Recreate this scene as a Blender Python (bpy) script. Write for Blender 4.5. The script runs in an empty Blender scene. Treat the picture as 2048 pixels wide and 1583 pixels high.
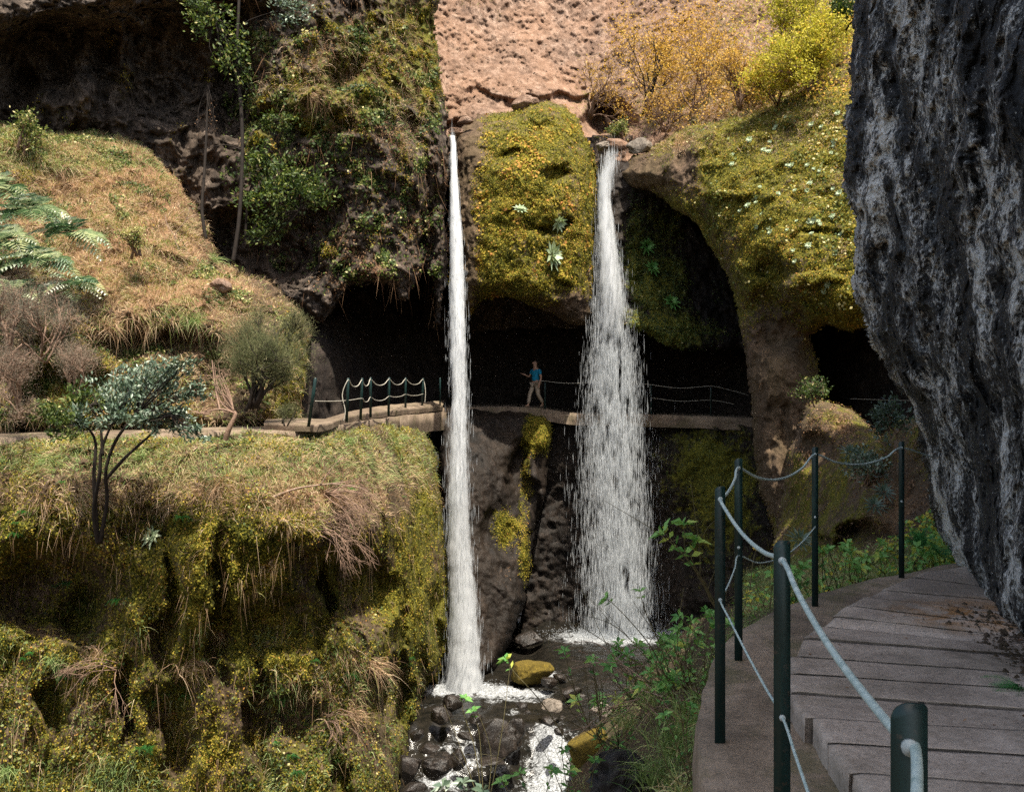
EXPO = 0.97; SHADEZ = 8.0
import bpy, math, random
import numpy as np
from mathutils import Vector
R = math.radians
rng = np.random.default_rng(7); random.seed(7)
scn = bpy.context.scene
col = scn.collection
F, CX, CY = 1800.0, 1024.0, 791.5      # focal length and centre of the 2048 px wide photograph

# ------------------------------------------------------------------ helpers
def P(px, py, Y):                       # a viewing direction at a given distance -> a point in metres
    return np.array([(px - CX) / F * Y, Y, (CY - py) / F * Y], float)
def G(px, py, z):                       # a viewing direction meeting a level plane
    return P(px, py, z * F / (CY - py))

def tag(o, label=None, cat=None, group=None, kind=None):
    if label: o['label'] = label
    if cat: o['category'] = cat
    if group: o['group'] = group
    if kind: o['kind'] = kind
    return o
def empty(name, loc=(0, 0, 0), rz=0):
    o = bpy.data.objects.new(name, None); col.objects.link(o)
    o.location = loc; o.rotation_euler = (0, 0, rz); o.empty_display_size = .1
    return o

class MB:
    """collects vertices and faces, builds ONE mesh object"""
    def __init__(s): s.v = []; s.n = 0; s.f = []; s.a = {}; s.names = set()
    def add(s, v, faces, /, **attrs):
        v = np.asarray(v, float).reshape(-1, 3)
        for f in faces:
            f = np.asarray(f, np.int64)
            if f.size: s.f.append(f + s.n)
        s.v.append(v)
        for k in set(attrs) | s.names:
            if k not in s.a: s.a[k] = [np.zeros(s.n)] if s.n else []; s.names.add(k)
            val = attrs.get(k, 0.0)
            s.a[k].append(np.full(len(v), val, float) if np.isscalar(val) else np.asarray(val, float).ravel())
        s.n += len(v)
    def build(s, name, mat, parent=None, smooth=False, loc=None):
        me = bpy.data.meshes.new(name)
        V = np.concatenate(s.v)
        if loc is not None: V = V - np.asarray(loc)
        me.vertices.add(len(V)); me.vertices.foreach_set('co', V.astype(np.float32).ravel())
        loops = np.concatenate([f.ravel() for f in s.f]).astype(np.int32)
        sizes = np.concatenate([np.full(len(f), f.shape[1]) for f in s.f])
        starts = np.concatenate([[0], np.cumsum(sizes)[:-1]]).astype(np.int32)
        me.loops.add(len(loops)); me.loops.foreach_set('vertex_index', loops)
        me.polygons.add(len(sizes)); me.polygons.foreach_set('loop_start', starts)
        try: me.polygons.foreach_set('loop_total', sizes.astype(np.int32))
        except Exception: pass
        if smooth: me.polygons.foreach_set('use_smooth', np.ones(len(sizes), bool))
        for k, l in s.a.items():
            at = me.attributes.new(k, 'FLOAT', 'POINT'); at.data.foreach_set('value', np.concatenate(l).astype(np.float32))
        me.materials.append(mat)
        me.update(calc_edges=True); me.validate()
        o = bpy.data.objects.new(name, me); col.objects.link(o)
        if loc is not None: o.location = loc
        if parent is not None: o.parent = parent
        return o

# ---- gradient noise
_pr = np.random.default_rng(3)
_perm = np.concatenate([_pr.permutation(256)] * 2).astype(np.int64)
_grad = _pr.normal(size=(256, 3)); _grad /= np.linalg.norm(_grad, axis=1)[:, None]
def pnoise(p):
    i = np.floor(p).astype(np.int64); f = p - i; i &= 255
    u = f * f * f * (f * (f * 6 - 15) + 10); out = 0
    for a in (0, 1):
        wa = u[:, 0] if a else 1 - u[:, 0]
        for b in (0, 1):
            wb = u[:, 1] if b else 1 - u[:, 1]
            for c in (0, 1):
                wc = u[:, 2] if c else 1 - u[:, 2]
                h = _perm[(_perm[(_perm[(i[:, 0] + a) & 255] + i[:, 1] + b) & 255] + i[:, 2] + c) & 255]
                g = _grad[h]
                out = out + wa * wb * wc * (g[:, 0] * (f[:, 0] - a) + g[:, 1] * (f[:, 1] - b) + g[:, 2] * (f[:, 2] - c))
    return out * 1.6
def fbm(p, octv=4, gain=.5, ridge=False):
    s = 0; a = 1; t = 0; p = np.array(p, float)
    for k in range(octv):
        n = pnoise(p)
        if ridge: n = 1 - 2.2 * np.abs(n)
        s = s + a * n; t += a; a *= gain; p = p * 2.03 + 17.3
    return s / t

def sdf_poly(x, y, poly):               # signed distance in px, positive inside
    poly = np.asarray(poly, float); d = np.full(x.shape, 1e18); inside = np.zeros(x.shape, bool)
    for k in range(len(poly)):
        ax, ay = poly[k]; bx, by = poly[(k + 1) % len(poly)]
        ex, ey = bx - ax, by - ay
        t = np.clip(((x - ax) * ex + (y - ay) * ey) / (ex * ex + ey * ey + 1e-9), 0, 1)
        d = np.minimum(d, (x - ax - t * ex) ** 2 + (y - ay - t * ey) ** 2)
        c = ((ay > y) != (by > y)) & (x < (bx - ax) * (y - ay) / (by - ay + 1e-12) + ax)
        inside ^= c
    return np.sqrt(d) * np.where(inside, 1, -1)
def rbf(ctrl):
    c = np.asarray(ctrl, float); X = c[:, :2] / 1000; n = len(c)
    def K(r): return r * r * np.log(r + 1e-9)
    A = np.zeros((n + 3, n + 3)); D = np.linalg.norm(X[:, None] - X[None], axis=2)
    A[:n, :n] = K(D) + np.eye(n) * 1e-3; A[:n, n:] = np.c_[np.ones(n), X]; A[n:, :n] = A[:n, n:].T
    w = np.linalg.solve(A, np.r_[c[:, 2], 0, 0, 0])
    def f(x, y):
        out = w[n] + w[n + 1] * x / 1000 + w[n + 2] * y / 1000
        for k in range(n): out = out + w[k] * K(np.hypot(x / 1000 - X[k, 0], y / 1000 - X[k, 1]))
        return out
    return f
def blobs(x, y, L, sharp=2):
    s = 0 * x
    for (bx, by, rx, ry, v) in L: s = s + v * np.exp(-(((x - bx) / rx) ** 2 + ((y - by) / ry) ** 2) ** sharp)
    return s

BODY = {}
def body(name, poly, ctrl, mat, R_=40, back=3, dents=(), step=3, amp=1.0, scale=1.0, stretch=1.0, jit=6,
         skirt=8, moss=None, dry=None, lat=.12, smooth=True, fine=1.0, tiltx=0.0, key=None, kind='structure', label=None, cat=None, ymin=None):
    """a rock mass: outline (seen from the path) with real distances, rounded back at its rim, roughened, closed by a deep rim"""
    pa = np.asarray(poly, float)
    x0, y0 = pa.min(0) - 12; x1, y1 = pa.max(0) + 12
    xs = np.arange(x0, x1, step); ys = np.arange(y0, y1, step); nx, ny = len(xs), len(ys)
    gx, gy = np.meshgrid(xs, ys); gx = gx.ravel(); gy = gy.ravel()
    q = np.c_[gx, gy, 0 * gx]
    jx = fbm(q / 70 + 5, 3) * jit * 2.2 + fbm(q / 14 + 9, 2) * jit * .8; jy = fbm(q / 70 + 55, 3) * jit * 2.2 + fbm(q / 14 + 39, 2) * jit * .8
    d = sdf_poly(gx + jx, gy + jy, poly)
    ins = d > 0
    Y = rbf(ctrl)(gx, gy)
    t = np.clip(d / R_, 0, 1)
    Y = Y + back * (1 - np.sqrt(np.clip(1 - (1 - t) ** 2, 0, 1)))
    wx = fbm(q / 90 + 71, 4) * 42; wy = fbm(q / 90 + 171, 4) * 42
    Y = Y + blobs(gx + wx, gy + wy, [b for b in dents])
    if ymin is not None: Y = np.maximum(Y, ymin(gx, gy))
    V = np.c_[(gx - CX) / F * Y, Y, (CY - gy) / F * Y]
    S = np.array([1, 1, 1 / stretch])
    W = (V + np.c_[V[:, 2] * tiltx, 0 * Y, 0 * Y]) * S / scale
    n1 = fbm(W / 2.6, 4, .5); n2 = fbm(W / .9 + 31, 4, .55, ridge=True); n3 = fbm(W / .28 + 77, 3, .6)
    disp = amp * (n1 * .85 + (n2 - .35) * .42 + n3 * .15 * fine) * scale
    lx = fbm(W / .8 + 11, 3) * lat * scale; lz = fbm(W / .8 + 91, 3) * lat * scale
    ray = V / np.linalg.norm(V, axis=1)[:, None]
    V2 = V - ray * disp[:, None] + np.c_[lx, 0 * lx, lz]
    G_ = V2.reshape(ny, nx, 3)
    N = np.cross(np.gradient(G_, axis=1), np.gradient(G_, axis=0)); N /= np.linalg.norm(N, axis=2)[:, :, None] + 1e-9
    N = N.reshape(-1, 3); N[(N[:, 1] > 0)] *= -1
    m = np.clip(moss(gx, gy, V, N, d), 0, 1) if moss else 0 * gx
    dr = np.clip(dry(gx, gy, V, N, d), 0, 1) if dry else 0 * gx
    id_ = -np.ones(nx * ny, np.int64)
    a = (np.arange(ny - 1)[:, None] * nx + np.arange(nx - 1)[None]).ravel()
    quads = np.c_[a, a + nx, a + nx + 1, a + 1]
    quads = quads[ins[quads].all(1)]
    used = np.unique(quads); id_[used] = np.arange(len(used))
    qf = id_[quads]; VV = V2[used]; RR = ray[used]
    e = np.concatenate([qf[:, [0, 1]], qf[:, [1, 2]], qf[:, [2, 3]], qf[:, [3, 0]]])
    keyf = e[:, 0] * 10000000 + e[:, 1]; rev = e[:, 1] * 10000000 + e[:, 0]
    be = e[~np.isin(keyf, rev)]
    bv = np.unique(be); bid = {v: k for k, v in enumerate(bv)}
    mb = MB()
    allv = [VV]; mm = [m[used]]; dd = [dr[used]]; faces = [qf]
    prev = bv.copy(); base = len(VV)
    for s_ in (.06, .25, .55, 1.0):
        nv = VV[bv] + RR[bv] * skirt * s_ + (fbm(VV[bv] / 1.2 + s_ * 40, 3)[:, None] * np.array([.10, 0, .10]) * s_ * (s_ > .3))
        allv.append(nv); mm.append(m[used][bv] * (.6 if s_ < .5 else 0)); dd.append(dr[used][bv])
        cur = np.arange(len(bv)) + base; base += len(bv)
        lut_p = np.zeros(len(VV), np.int64); lut_p[bv] = prev; lut_c = np.zeros(len(VV), np.int64); lut_c[bv] = cur
        faces.append(np.c_[be[:, 1], be[:, 0], be[:, 0], be[:, 1]] * 0 + np.c_[lut_p[be[:, 1]], lut_p[be[:, 0]], lut_c[be[:, 0]], lut_c[be[:, 1]]])
        prev = cur
    mb.add(np.concatenate(allv), faces, moss=np.concatenate(mm), dry=np.concatenate(dd))
    o = mb.build(name, mat, smooth=smooth); tag(o, label, cat, kind=kind)
    vis = ins & (np.abs(gx - CX) < 1100) & (gy > -60) & (gy < 1640)
    BODY[key or name] = dict(px=gx[vis], py=gy[vis], P=V2[vis], N=N[vis], Y=V2[vis][:, 1], moss=m[vis], dry=dr[vis], d=d[vis])
    return o

def on(key, px, py, lift=0.0):          # the point of a rock mass that one sees at (px, py), and its normal
    b = BODY[key]; k = np.argmin((b['px'] - px) ** 2 + (b['py'] - py) ** 2)
    return b['P'][k] + b['N'][k] * lift, b['N'][k]
def pick(key, n, w):                     # n random surface points, weighted
    b = BODY[key]; wt = np.clip(w(b), 0, None) * b['Y'] ** 0
    i = rng.choice(len(wt), n, p=wt / wt.sum())
    return b['P'][i] + rng.normal(size=(n, 3)) * .02, b['N'][i], i
def poly_w(b, poly, soft=20):
    return np.clip(sdf_poly(b['px'], b['py'], poly) / soft + .5, 0, 1)

def unit(a): return a / (np.linalg.norm(a, axis=-1, keepdims=True) + 1e-9)
def leaves(mb, P0, D, L, W, tint, up=None, fold=.25, droop=.0):
    """pointed leaves: base P0, direction D, length L, width W (arrays)"""
    n = len(P0); D = unit(D); L = np.broadcast_to(L, (n,))[:, None]; W = np.broadcast_to(W, (n,))[:, None]
    if up is None: up = rng.normal(size=(n, 3)) + np.array([0, -.6, 1.2])
    s = unit(np.cross(D, up)); nn = unit(np.cross(s, D))
    dz = np.array([0, 0, -1.0])
    c = P0 + D * L * .5 - nn * W * fold + dz * L * droop * .25; l = P0 + D * L * .45 + s * W * .5; r = P0 + D * L * .45 - s * W * .5
    t = P0 + D * L + dz * L * droop
    V = np.stack([P0, l, c, r, t], 1).reshape(-1, 3); k = np.arange(n)[:, None] * 5
    mb.add(V, [np.concatenate([k + [0, 2, 1], k + [0, 3, 2], k + [1, 2, 4], k + [2, 3, 4]])], tint=np.repeat(np.broadcast_to(tint, (n,)), 5))
def flecks(mb, P0, N, size, tint, asp=.6, flat=.5):
    """small leaflets lying loosely on a surface: one folded quad each"""
    n = len(P0); a = unit(rng.normal(size=(n, 3)) + np.array([0, 0, .3])); nn = unit(N + rng.normal(size=(n, 3)) * flat)
    a = unit(a - (a * nn).sum(1)[:, None] * nn); s = np.cross(nn, a); size = np.broadcast_to(size, (n,))[:, None]
    P0 = P0 + nn * size * .25
    V = np.stack([P0 - a * size * .5, P0 + s * size * .5 * asp, P0 + a * size * .5 + nn * size * .1, P0 - s * size * .5 * asp + nn * size * .12], 1).reshape(-1, 3)
    k = np.arange(n)[:, None] * 4
    mb.add(V, [k + [0, 3, 2], k + [0, 2, 1]], tint=np.repeat(np.broadcast_to(tint, (n,)), 4))
def blades(mb, P0, D, L, W, tint, droop=.6, seg=3):
    """grass blades: tapering curved strips"""
    n = len(P0); D = unit(D); L = np.broadcast_to(L, (n,))[:, None]; W = np.broadcast_to(W, (n,))[:, None]; droop = np.broadcast_to(droop, (n,))[:, None]
    s = unit(np.cross(D, rng.normal(size=(n, 3)) * .7 + np.array([0, -1., .2])))
    V = []
    for k in range(seg + 1):
        t = k / seg; c = P0 + D * L * t + np.array([0, 0, -1.]) * L * droop * t * t
        w = W * (1 - t) * .5
        V += [c + s * w, c - s * w] if k < seg else [c]
    m = 2 * seg + 1
    V = np.stack(V, 1).reshape(-1, 3); k = np.arange(n)[:, None] * m
    q = [k + [2 * j, 2 * j + 1, 2 * j + 3, 2 * j + 2] for j in range(seg - 1)]
    mb.add(V, q + [k + [2 * seg - 2, 2 * seg - 1, 2 * seg]], tint=np.repeat(np.broadcast_to(tint, (n,)), m))
def tube(mb, pts, rad, sides=6, tint=.5, cap=True):
    pts = np.asarray(pts, float); n = len(pts); rad = np.broadcast_to(rad, (n,))
    T = unit(np.gradient(pts, axis=0)); ref = np.array([.3, 1., .1]) if abs(T[0] @ unit(np.array([.3, 1., .1]))) < .9 else np.array([1., 0, 0])
    V = []
    u = unit(np.cross(T[0], ref))
    for k in range(n):
        u = unit(u - (u @ T[k]) * T[k]); v = np.cross(T[k], u)
        a = np.arange(sides) * 2 * math.pi / sides
        V.append(pts[k] + rad[k] * (np.cos(a)[:, None] * u + np.sin(a)[:, None] * v))
    V = np.concatenate(V); i = np.arange(sides); j = (i + 1) % sides
    q = np.concatenate([np.c_[k * sides + i, k * sides + j, (k + 1) * sides + j, (k + 1) * sides + i] for k in range(n - 1)])
    fs = [q]
    if cap: fs += [np.arange(sides)[None, ::-1], (np.arange(sides) + (n - 1) * sides)[None]]
    mb.add(V, fs, tint=tint)
def spline(pts, n=12):
    pts = np.asarray(pts, float); k = len(pts); out = []
    for i in range(k - 1):
        p0, p1, p2, p3 = pts[max(i - 1, 0)], pts[i], pts[i + 1], pts[min(i + 2, k - 1)]
        for t in np.linspace(0, 1, n, endpoint=False):
            out.append(.5 * (2 * p1 + (p2 - p0) * t + (2 * p0 - 5 * p1 + 4 * p2 - p3) * t * t + (3 * p1 - p0 - 3 * p2 + p3) * t ** 3))
    return np.array(out + [pts[-1]])
def box(mb, c, s, **k):
    c = np.asarray(c, float); s = np.asarray(s, float) / 2
    v = np.array([[x, y, z] for x in (-1, 1) for y in (-1, 1) for z in (-1, 1)]) * s + c
    mb.add(v, [np.array([[0, 1, 3, 2], [4, 6, 7, 5], [0, 4, 5, 1], [2, 3, 7, 6], [0, 2, 6, 4], [1, 5, 7, 3]])], **k)

# ------------------------------------------------------------------ materials
class NT:
    def __init__(s, name):
        m = bpy.data.materials.new(name); m.use_nodes = True; s.m = m; s.t = m.node_tree; s.n = s.t.nodes; s.n.clear()
        s.out = s.n.new('ShaderNodeOutputMaterial')
    def __call__(s, typ, **kw):
        n = s.n.new('ShaderNode' + typ)
        for k, v in kw.items():
            if k.startswith('_'): setattr(n, k[1:], v)
            elif isinstance(v, bpy.types.NodeSocket): s.t.links.new(v, n.inputs[k.replace('0', ' ') if k not in n.inputs else k])
            else: n.inputs[k.replace('0', ' ') if k not in n.inputs else k].default_value = v
        return n
    def link(s, a, b): s.t.links.new(a, b)
    def pos(s, scale=(1, 1, 1), rot=(0, 0, 0)):
        g = s('NewGeometry'); m = s('Mapping', Vector=g.outputs['Position']); m.inputs['Scale'].default_value = scale; m.inputs['Rotation'].default_value = rot
        return m.outputs[0]
    def noise(s, vec, scale, detail=6, rough=.6, dist=0):
        return s('TexNoise', Vector=vec, Scale=scale, Detail=detail, Roughness=rough, Distortion=dist).outputs[0]
    def ramp(s, fac, stops, interp='LINEAR'):
        r = s('ValToRGB', Fac=fac); cr = r.color_ramp; cr.interpolation = interp
        while len(cr.elements) < len(stops): cr.elements.new(.5)
        for e, (p, c) in zip(cr.elements, stops):
            e.position = p; e.color = (c, c, c, 1) if np.isscalar(c) else (*c, 1)
        return r.outputs[0]
    def math(s, op, a, b=None, clamp=False):
        n = s('Math', _operation=op, _use_clamp=clamp)
        for i, v in enumerate((a, b)):
            if v is None: continue
            if isinstance(v, bpy.types.NodeSocket): s.link(v, n.inputs[i])
            else: n.inputs[i].default_value = v
        return n.outputs[0]
    def mix(s, fac, a, b, mode='MIX'):
        n = s('Mix', _data_type='RGBA', _blend_type=mode)
        for i, v in ((0, fac), (6, a), (7, b)):
            if isinstance(v, bpy.types.NodeSocket): s.link(v, n.inputs[i])
            else: n.inputs[i].default_value = v if i == 0 else (*v, 1)
        return n.outputs[2]
    def attr(s, name): return s('Attribute', _attribute_name=name).outputs['Fac']
    def bump(s, h, strength=.6, dist=.05, prev=None):
        b = s('Bump', Height=h, Strength=strength, Distance=dist)
        if prev is not None: s.link(prev, b.inputs['Normal'])
        return b.outputs[0]
    def finish(s, color, rough=.9, normal=None, spec=.3, **kw):
        b = s('BsdfPrincipled'); s.bsdf = b
        for i, v in (('Base Color', color), ('Roughness', rough), ('Specular IOR Level', spec)):
            if isinstance(v, bpy.types.NodeSocket): s.link(v, b.inputs[i])
            else: b.inputs[i].default_value = (*v, 1) if i == 'Base Color' else v
        for k, v in kw.items(): b.inputs[k].default_value = v
        if normal is not None: s.link(normal, b.inputs['Normal'])
        s.link(b.outputs[0], s.out.inputs[0])
        return s.m

MOSS = [(.25, (.010, .016, .004)), (.42, (.060, .062, .010)), (.55, (.155, .145, .018)), (.68, (.27, .22, .03)), (.82, (.33, .17, .04))]
def rock_mat(name, cols, moss=MOSS, dryc=((.13, .065, .03), (.36, .22, .12)), sc=1.0, stretch=(1, 1, .5), rough=.85, spec=.3, bumpd=.06, contrast=(.32, .5, .68), mosslo=.35):
    t = NT(name)
    p = t.pos(stretch); p2 = t.pos((1, 1, 1))
    big = t.noise(p, .55 / sc, 4, .55); mid = t.noise(p, 3.0 / sc, 8, .68, .4); fin = t.noise(p, 14 / sc, 5, .7)
    f = t.math('ADD', t.math('MULTIPLY', mid, .65), t.math('MULTIPLY', fin, .35))
    c = t.ramp(f, [(contrast[0], cols[0]), (contrast[1], cols[1]), (contrast[2], cols[2])])
    c = t.mix(t.ramp(big, [(.38, 0), (.62, .75)]), c, t.mix(.5, c, cols[3]))
    mn = t.math('ADD', t.math('MULTIPLY', t.noise(p2, 7 / sc, 5, .7), .5), t.math('MULTIPLY', t.noise(p2, 30 / sc, 3, .7), .5))
    mcol = t.ramp(t.math('ADD', t.math('MULTIPLY', mn, .8), t.math('MULTIPLY', t.noise(p2, .9 / sc, 3), .22)), moss)
    mf = t.math('ADD', t.attr('moss'), t.math('MULTIPLY', t.math('SUBTRACT', t.noise(p2, 5 / sc, 6, .7), .5), 1.6))
    mf = t.ramp(mf, [(mosslo, 0), (mosslo + .25, 1)])
    df = t.math('ADD', t.attr('dry'), t.math('MULTIPLY', t.math('SUBTRACT', t.noise(p2, 6 / sc, 6, .7), .5), 1.4))
    df = t.ramp(df, [(.4, 0), (.65, 1)])
    dcol = t.ramp(t.noise(p2, 22 / sc, 6, .75), [(.35, dryc[0]), (.65, dryc[1])])
    c = t.mix(df, c, dcol); c = t.mix(mf, c, mcol)
    h = t.math('ADD', t.math('MULTIPLY', mid, 1.2), t.math('MULTIPLY', fin, .5))
    n = t.bump(h, .9, bumpd * sc * 2); n = t.bump(mn, .8, .05 * sc, n)
    ro = t.mix(mf, (rough,) * 3, (.95,) * 3)
    return t.finish(c, ro, n, spec)

M = {}
M['tan'] = rock_mat('tan_rock', [(.045, .026, .018), (.20, .126, .088), (.46, .34, .265), (.38, .215, .13)], stretch=(1, 1, .45), sc=1.1)
M['dark'] = rock_mat('dark_rock', [(.006, .006, .006), (.050, .038, .030), (.22, .17, .135), (.10, .065, .04)], contrast=(.38, .5, .64))
M['brown'] = rock_mat('brown_rock', [(.03, .018, .012), (.13, .080, .052), (.27, .17, .12), (.15, .10, .06)])
M['wet'] = rock_mat('wet_rock', [(.003, .003, .003), (.012, .009, .007), (.048, .034, .026), (.030, .019, .011)], rough=.55, spec=.25, bumpd=.035, stretch=(1, 1, .35))
M['mossy'] = rock_mat('mossy_rock', [(.02, .014, .009), (.10, .065, .04), (.22, .15, .10), (.12, .09, .04)])
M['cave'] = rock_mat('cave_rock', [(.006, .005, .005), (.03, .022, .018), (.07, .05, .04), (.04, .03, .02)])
M['earth'] = rock_mat('earth', [(.02, .013, .008), (.07, .045, .028), (.15, .10, .065), (.06, .05, .02)], sc=.35)
M['near'] = None

def leaf_mat(name, stops, rough=.55, spec=.35, trans=.3):
    t = NT(name)
    c = t.ramp(t.attr('tint'), stops)
    b = t('BsdfPrincipled', Base0Color=c, Roughness=rough); b.inputs['Specular IOR Level'].default_value = spec
    tr = t('BsdfTranslucent', Color=t.mix(1.0, c, (1.1, 1.15, .7), 'MULTIPLY'))
    m = t('MixShader', Fac=trans); t.link(b.outputs[0], m.inputs[1]); t.link(tr.outputs[0], m.inputs[2]); t.link(m.outputs[0], t.out.inputs[0])
    return t.m
M['moss_leaf'] = leaf_mat('moss_leaves', [(0, (.012, .018, .005)), (.3, (.07, .075, .012)), (.5, (.20, .18, .024)), (.7, (.36, .29, .04)), (.88, (.46, .32, .07)), (1, (.42, .20, .06))], .8, .1, .25)
M['green_leaf'] = leaf_mat('green_leaves', [(0, (.015, .03, .010)), (.5, (.06, .10, .022)), (.8, (.16, .20, .045)), (.92, (.34, .34, .12)), (1, (.55, .48, .22))])
M['bright_leaf'] = leaf_mat('bright_leaves', [(0, (.03, .10, .03)), (.45, (.11, .29, .07)), (.85, (.28, .50, .14)), (1, (.6, .50, .06))])
M['yellow_leaf'] = leaf_mat('yellow_leaves', [(0, (.20, .20, .03)), (.5, (.50, .45, .06)), (.85, (.75, .60, .12)), (1, (.75, .38, .10))], .7, .2, .35)
M['orange_leaf'] = leaf_mat('orange_yellow_leaves', [(0, (.30, .16, .04)), (.5, (.55, .34, .07)), (.85, (.72, .46, .12)), (1, (.6, .45, .1))], .7, .2, .35)
M['blue_leaf'] = leaf_mat('bluish_leaves', [(0, (.025, .05, .03)), (.5, (.095, .145, .095)), (.8, (.24, .30, .22)), (1, (.52, .56, .46))], .38, .5, .15)
M['fern'] = leaf_mat('fern_fronds', [(0, (.02, .05, .028)), (.35, (.08, .15, .085)), (.6, (.28, .37, .27)), (1, (.72, .73, .60))], .55, .35, .3)
M['near_fern'] = leaf_mat('near_fern_fronds', [(0, (.03, .14, .04)), (1, (.12, .40, .12))], .5, .3, .35)
M['heath'] = leaf_mat('heath_foliage', [(0, (.035, .045, .02)), (.5, (.12, .13, .06)), (.85, (.22, .21, .11)), (1, (.32, .27, .16))], .8, .1, .2)
M['grey_brush'] = leaf_mat('grey_brush_foliage', [(0, (.07, .07, .055)), (.5, (.17, .16, .12)), (1, (.30, .21, .16))], .8, .1, .1)
M['straw'] = leaf_mat('dry_grass', [(0, (.07, .04, .02)), (.25, (.20, .12, .065)), (.5, (.42, .275, .165)), (.8, (.66, .50, .34)), (.9, (.40, .38, .15)), (1, (.22, .26, .07))], .7, .2, .25)
M['grass'] = leaf_mat('green_grass', [(0, (.05, .10, .03)), (.5, (.20, .29, .09)), (.85, (.44, .50, .22)), (1, (.55, .42, .24))], .6, .25, .3)
M['dead_leaf'] = leaf_mat('dead_leaves', [(0, (.06, .03, .018)), (.5, (.20, .11, .06)), (1, (.42, .27, .16))], .8, .15, .15)
M['rosette'] = leaf_mat('rosette_leaves', [(0, (.16, .24, .12)), (.5, (.36, .45, .28)), (1, (.62, .64, .45))], .5, .35, .15)
def plain(name, stops, sc=20, rough=.8, stretch=(1, 1, 1), bd=.01, spec=.3, **kw):
    t = NT(name); p = t.pos(stretch); n = t.noise(p, sc, 7, .65)
    return t.finish(t.ramp(n, stops), rough, t.bump(n, .7, bd), spec, **kw)
M['bark'] = plain('dark_bark', [(.3, (.008, .006, .005)), (.7, (.035, .026, .02))], 25, .9, (1, 1, .2))
M['pale_bark'] = plain('pale_bark', [(.3, (.12, .075, .05)), (.7, (.38, .27, .20))], 25, .85)
M['twig'] = plain('dead_twigs', [(.3, (.10, .06, .04)), (.7, (.32, .21, .15))], 30, .85)
M['stem'] = plain('plant_stem', [(.3, (.05, .05, .02)), (.7, (.16, .13, .06))], 40, .7)
# ------------------------------------------------------------------ world, sun, camera
w = bpy.data.worlds.new('World'); scn.world = w; w.use_nodes = True
SUN = unit(np.array([.155, -.44, 1.0]))
el = math.asin(SUN[2]); az = math.atan2(SUN[0], SUN[1])
sky = w.node_tree.nodes.new('ShaderNodeTexSky'); sky.sky_type = 'NISHITA'; sky.sun_disc = False
sky.sun_elevation = el; sky.sun_rotation = az
bg = w.node_tree.nodes['Background']; bg.inputs[1].default_value = .14; sky.dust_density = 3.0; sky.air_density = 1.0
tm = w.node_tree.nodes.new('ShaderNodeMix'); tm.data_type = 'RGBA'; tm.blend_type = 'MULTIPLY'; tm.inputs[0].default_value = 1; tm.inputs[7].default_value = (1, .95, .86, 1)
w.node_tree.links.new(sky.outputs[0], tm.inputs[6]); w.node_tree.links.new(tm.outputs[2], bg.inputs[0])
sl = bpy.data.lights.new('sun', 'SUN'); sl.energy = 5.0; sl.angle = R(.5); sl.color = (1, .93, .80)
so = bpy.data.objects.new('sun', sl); col.objects.link(so)
so.rotation_euler = Vector(SUN).to_track_quat('Z', 'Y').to_euler()
cam = bpy.data.cameras.new('camera'); co = bpy.data.objects.new('camera', cam); col.objects.link(co)
cam.sensor_width = 36; cam.lens = 36 * F / 2048; cam.clip_start = .05; cam.clip_end = 300
co.location = (0, 0, 0); co.rotation_euler = (R(90), 0, 0); scn.camera = co
scn.view_settings.view_transform = 'Standard'; scn.view_settings.look = 'None'; scn.view_settings.exposure = EXPO
cy = scn.cycles; cy.max_bounces = 6; cy.diffuse_bounces = 3; cy.glossy_bounces = 2; cy.transmission_bounces = 3; cy.transparent_max_bounces = 16
cy.caustics_reflective = False; cy.caustics_refractive = False; cy.use_denoising = False; cy.sample_clamp_indirect = 2.0; cy.sample_clamp_direct = 12.0

# ------------------------------------------------------------------ the gorge
def nz(V, s, o=0): return fbm(V / s + o, 4)
def upness(N): return N[:, 2]

body('back_cliff', [(820, -140), (1900, -140), (1900, 330), (1180, 330), (1150, 300), (880, 320), (820, 300)],
     [(860, 0, 44), (1100, 0, 46), (1300, 0, 43), (1500, 0, 38), (1700, 0, 33), (900, 260, 39), (1050, 230, 39), (1210, 250, 40), (1300, 230, 37), (1500, 230, 31), (1700, 200, 28), (860, -140, 44), (1900, -140, 32), (1900, 300, 28), (900, 320, 37), (1250, 300, 37)],
     M['tan'], R_=12, back=1, amp=1.1, scale=.6, stretch=1.7, skirt=6, dents=[(1215, 245, 45, 38, 3.5), (920, 250, 45, 14, .9), (1060, 205, 130, 14, .7)], fine=2.2,
     moss=lambda x, y, V, N, d: .05 + blobs(x, y, [(1250, 220, 120, 60, .3), (1650, 120, 130, 110, .4)]) + nz(V, 2) * .25,
     dry=lambda x, y, V, N, d: blobs(x, y, [(1560, 190, 230, 90, .7), (1400, 60, 170, 120, .25)], 1) + nz(V, 3, 9) * .4)

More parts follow.
